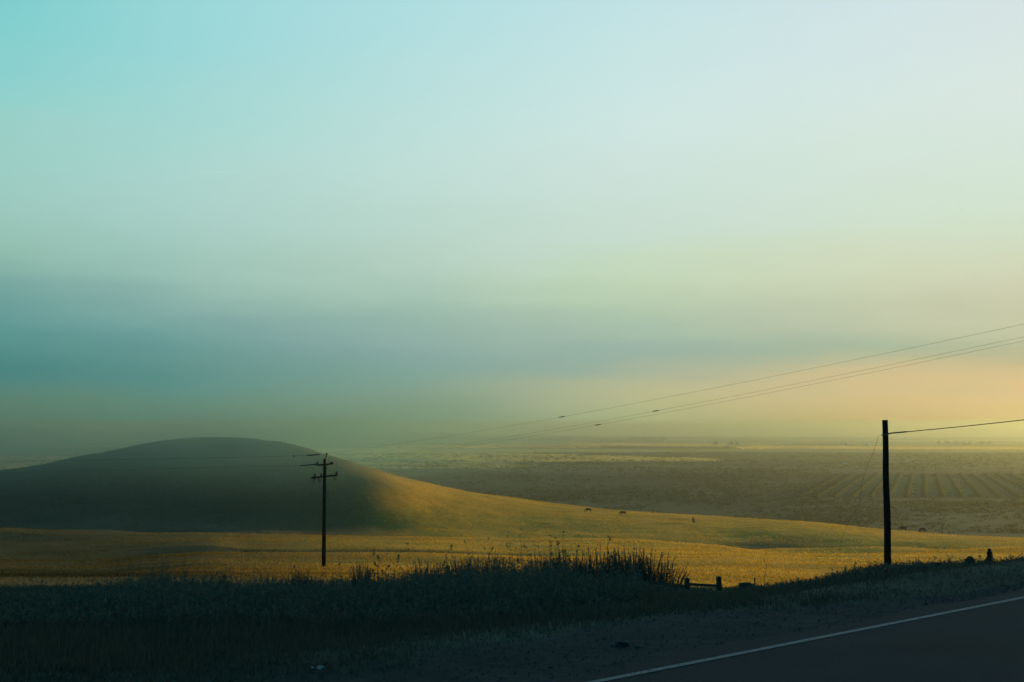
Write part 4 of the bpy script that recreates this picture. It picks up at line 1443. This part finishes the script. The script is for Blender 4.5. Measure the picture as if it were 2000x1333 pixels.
# ------------------------------------------------------------------ litter on the shoulder
def stone(x, row, s, lab, seed):
    rg = np.random.default_rng(seed)
    d = ray(x, row); k = -CAMZ / d.z
    bm = bmesh.new()
    bmesh.ops.create_icosphere(bm, subdivisions=2, radius=s)
    for v in bm.verts:
        v.co *= 1 + rg.normal(0, .10)
        v.co.z *= .6
    me = bpy.data.meshes.new('stone'); bm.to_mesh(me); bm.free(); me.materials.append(M_STONE)
    o = link(bpy.data.objects.new('stone', me)); o.location = (d.x * k, d.y * k, gz(d.x * k, d.y * k) + s * .3)
    tag(o, lab, 'stone')
stone(1214, 1254, .055, 'largest dark stone on the shoulder above the white line', 1)
stone(1245, 1258, .022, 'small stone just right of the largest stone on the shoulder', 2)
stone(1180, 1242, .018, 'tiny stone left of the largest stone on the shoulder', 3)
stone(1075, 1296, .018, 'small pale stone nearest the start of the white line', 4)
def litter():
    d = ray(935, 1310); k = -CAMZ / d.z
    m = MB(); m.tube([(0, 0, 0.02), (.02, .02, .07), (.03, .03, .12), (.028, .04, .16)], [.005, .005, .004, .002], 6)
    o = m.build('twig', M_TWIG); o.location = (d.x * k, d.y * k, gz(d.x * k, d.y * k) - .01)
    tag(o, 'thin curved pale twig standing up from the shoulder', 'twig')
    d = ray(621, 1319); k = -CAMZ / d.z
    m = MB()
    V, Fc = [], []
    for i in range(6):
        for j in range(3):
            V.append(((i - 2.5) * .018, (j - 1) * .03, .012 + .010 * math.sin(i * 1.7 + j)))
    for i in range(5):
        for j in range(2):
            Fc.append((i * 3 + j, (i + 1) * 3 + j, (i + 1) * 3 + j + 1, i * 3 + j + 1))
    m.add(V, Fc)
    o = m.build('paper_scrap', M_PAPER); o.location = (d.x * k, d.y * k, gz(d.x * k, d.y * k) + .06); o.rotation_euler = (0, 0, .3)
    tag(o, 'crumpled pale scrap of paper at the bottom edge, on the shoulder', 'litter')
litter()

# ------------------------------------------------------------------ contrails
def contrail_mat():
    g = G('ice_vapour')
    d = g.n('ShaderNodeBsdfDiffuse'); d.inputs['Color'].default_value = (.85, .85, .85, 1)
    tr = g.n('ShaderNodeBsdfTransparent')
    tl = g.n('ShaderNodeBsdfTranslucent'); tl.inputs['Color'].default_value = (.85, .85, .85, 1)
    ad = g.n('ShaderNodeAddShader'); g.l(d.outputs[0], ad.inputs[0]); g.l(tl.outputs[0], ad.inputs[1])
    mx_ = g.n('ShaderNodeMixShader'); mx_.inputs[0].default_value = .018
    g.l(tr.outputs[0], mx_.inputs[1]); g.l(ad.outputs[0], mx_.inputs[2])
    return g.out(mx_.outputs[0])
M_TRAIL = contrail_mat()
def contrail(p0, p1, rad, lab):
    A, B = at(*p0), at(*p1)
    m = MB(); m.tube([A.lerp(B, k / 8) for k in range(9)], [rad * (.15 + .85 * math.sin(math.pi * (k + .3) / 9)) for k in range(9)], 8)
    tag(m.build('contrail', M_TRAIL), lab, 'contrail')
contrail((350, 342, 16000), (482, 333.5, 15000), 7, 'long faint contrail in the left of the sky')
contrail((1872, 400, 15000), (1881, 415, 14500), 10, 'short bright contrail streak in the right of the sky')

# ------------------------------------------------------------------ haze
def haze():
    g = G('ground_haze')
    v = g.n('ShaderNodeVolumePrincipled')
    v.inputs['Color'].default_value = (0.49, 0.54, 0.45, 1)
    v.inputs['Density'].default_value = 0.00017
    v.inputs['Anisotropy'].default_value = 0.79
    o_ = g.n('ShaderNodeOutputMaterial')
    g.l(v.outputs[0], o_.inputs['Volume'])
    m = MB()
    z0, z1, s = -52.0, 62.0, 9300.0
    m.box((0, 0, (z0 + z1) / 2), (2 * s, 2 * s, z1 - z0))
    o = m.build('haze', g.m)
    tag(o, 'pale morning haze filling the valley', 'haze', kind='stuff')
haze()

def fog(name, lab, verts, faces, dens, color, aniso, shape=None):
    g = G(name + '_vapour')
    v = g.n('ShaderNodeVolumePrincipled')
    v.inputs['Color'].default_value = (*color, 1)
    v.inputs['Anisotropy'].default_value = aniso
    if shape is None:
        v.inputs['Density'].default_value = dens
    else:
        shape(g, v, dens)
    o_ = g.n('ShaderNodeOutputMaterial')
    g.l(v.outputs[0], o_.inputs['Volume'])
    m = MB(); m.add(verts, faces)
    o = m.build(name, g.m)
    bm = bmesh.new(); bm.from_mesh(o.data); bmesh.ops.recalc_face_normals(bm, faces=bm.faces); bm.to_mesh(o.data); bm.free()
    tag(o, lab, 'fog', kind='stuff')
    return o

def far_fog():
    r0, r1, z0, z1 = 4700.0, 9100.0, -50.0, 60.0
    an = np.radians(np.linspace(-50, 50, 41))
    V, Fc = [], []
    for a in an:
        for r, z in ((r0, z0), (r1, z0), (r1, z1), (r0, z1)):
            V.append((r * math.sin(a), r * math.cos(a), z))
    for k in range(len(an) - 1):
        for q in range(4):
            Fc.append((4 * k + q, 4 * k + (q + 1) % 4, 4 * k + 4 + (q + 1) % 4, 4 * k + 4 + q))
    Fc += [(0, 1, 2, 3), tuple(4 * (len(an) - 1) + q for q in (3, 2, 1, 0))]
    fog('fog_bank', 'low fog bank lying over the far end of the valley', V, Fc, 0.00050, (0.47, 0.53, 0.44), 0.80)
far_fog()

def hill_fog():
    # morning mist caught on the shaded crown of the left hill, thinning out on every side
    x0, x1, y0, y1, z0, z1 = -480.0, 30.0, 280.0, 610.0, -24.0, 28.0
    V = [(x, y, z) for z in (z0, z1) for x, y in ((x0, y0), (x1, y0), (x1, y1), (x0, y1))]
    Fc = [(0, 1, 2, 3), (4, 5, 6, 7), (0, 1, 5, 4), (1, 2, 6, 5), (2, 3, 7, 6), (3, 0, 4, 7)]
    def shape(g, v, dens):
        tcx = g.n('ShaderNodeTexCoord')
        sx = g.n('ShaderNodeSeparateXYZ')
        g.l(tcx.outputs['Object'], sx.inputs[0])
        def fall(sock, a, b):
            q = g.n('ShaderNodeMapRange'); q.interpolation_type = 'SMOOTHSTEP'
            g.l(sock, q.inputs['Value'])
            q.inputs['From Min'].default_value = a; q.inputs['From Max'].default_value = b
            return q.outputs[0]
        def mul(a, b):
            q = g.n('ShaderNodeMath', operation='MULTIPLY')
            for i_, w in enumerate((a, b)):
                if isinstance(w, float): q.inputs[i_].default_value = w
                else: g.l(w, q.inputs[i_])
            return q.outputs[0]
        nn = g.noise(0.012, 3, 0.5, stretch=(1, 1, 2.5))
        n2 = fall(nn, 0.25, 0.75)
        d = mul(fall(sx.outputs[2], -18.0, 4.0), fall(sx.outputs[2], 24.0, 3.0))
        d = mul(d, mul(fall(sx.outputs[0], 28.0, -85.0), fall(sx.outputs[0], -470.0, -260.0)))
        d = mul(d, mul(fall(sx.outputs[1], 285.0, 380.0), fall(sx.outputs[1], 600.0, 430.0)))
        d = mul(mul(d, n2), float(dens))
        g.l(d, v.inputs['Density'])
    o = fog('hill_mist', 'thin mist veiling the shaded crown of the left hill', V, Fc, 0.021, (0.21, 0.40, 0.43), 0.3, shape)
    return o
hill_fog()
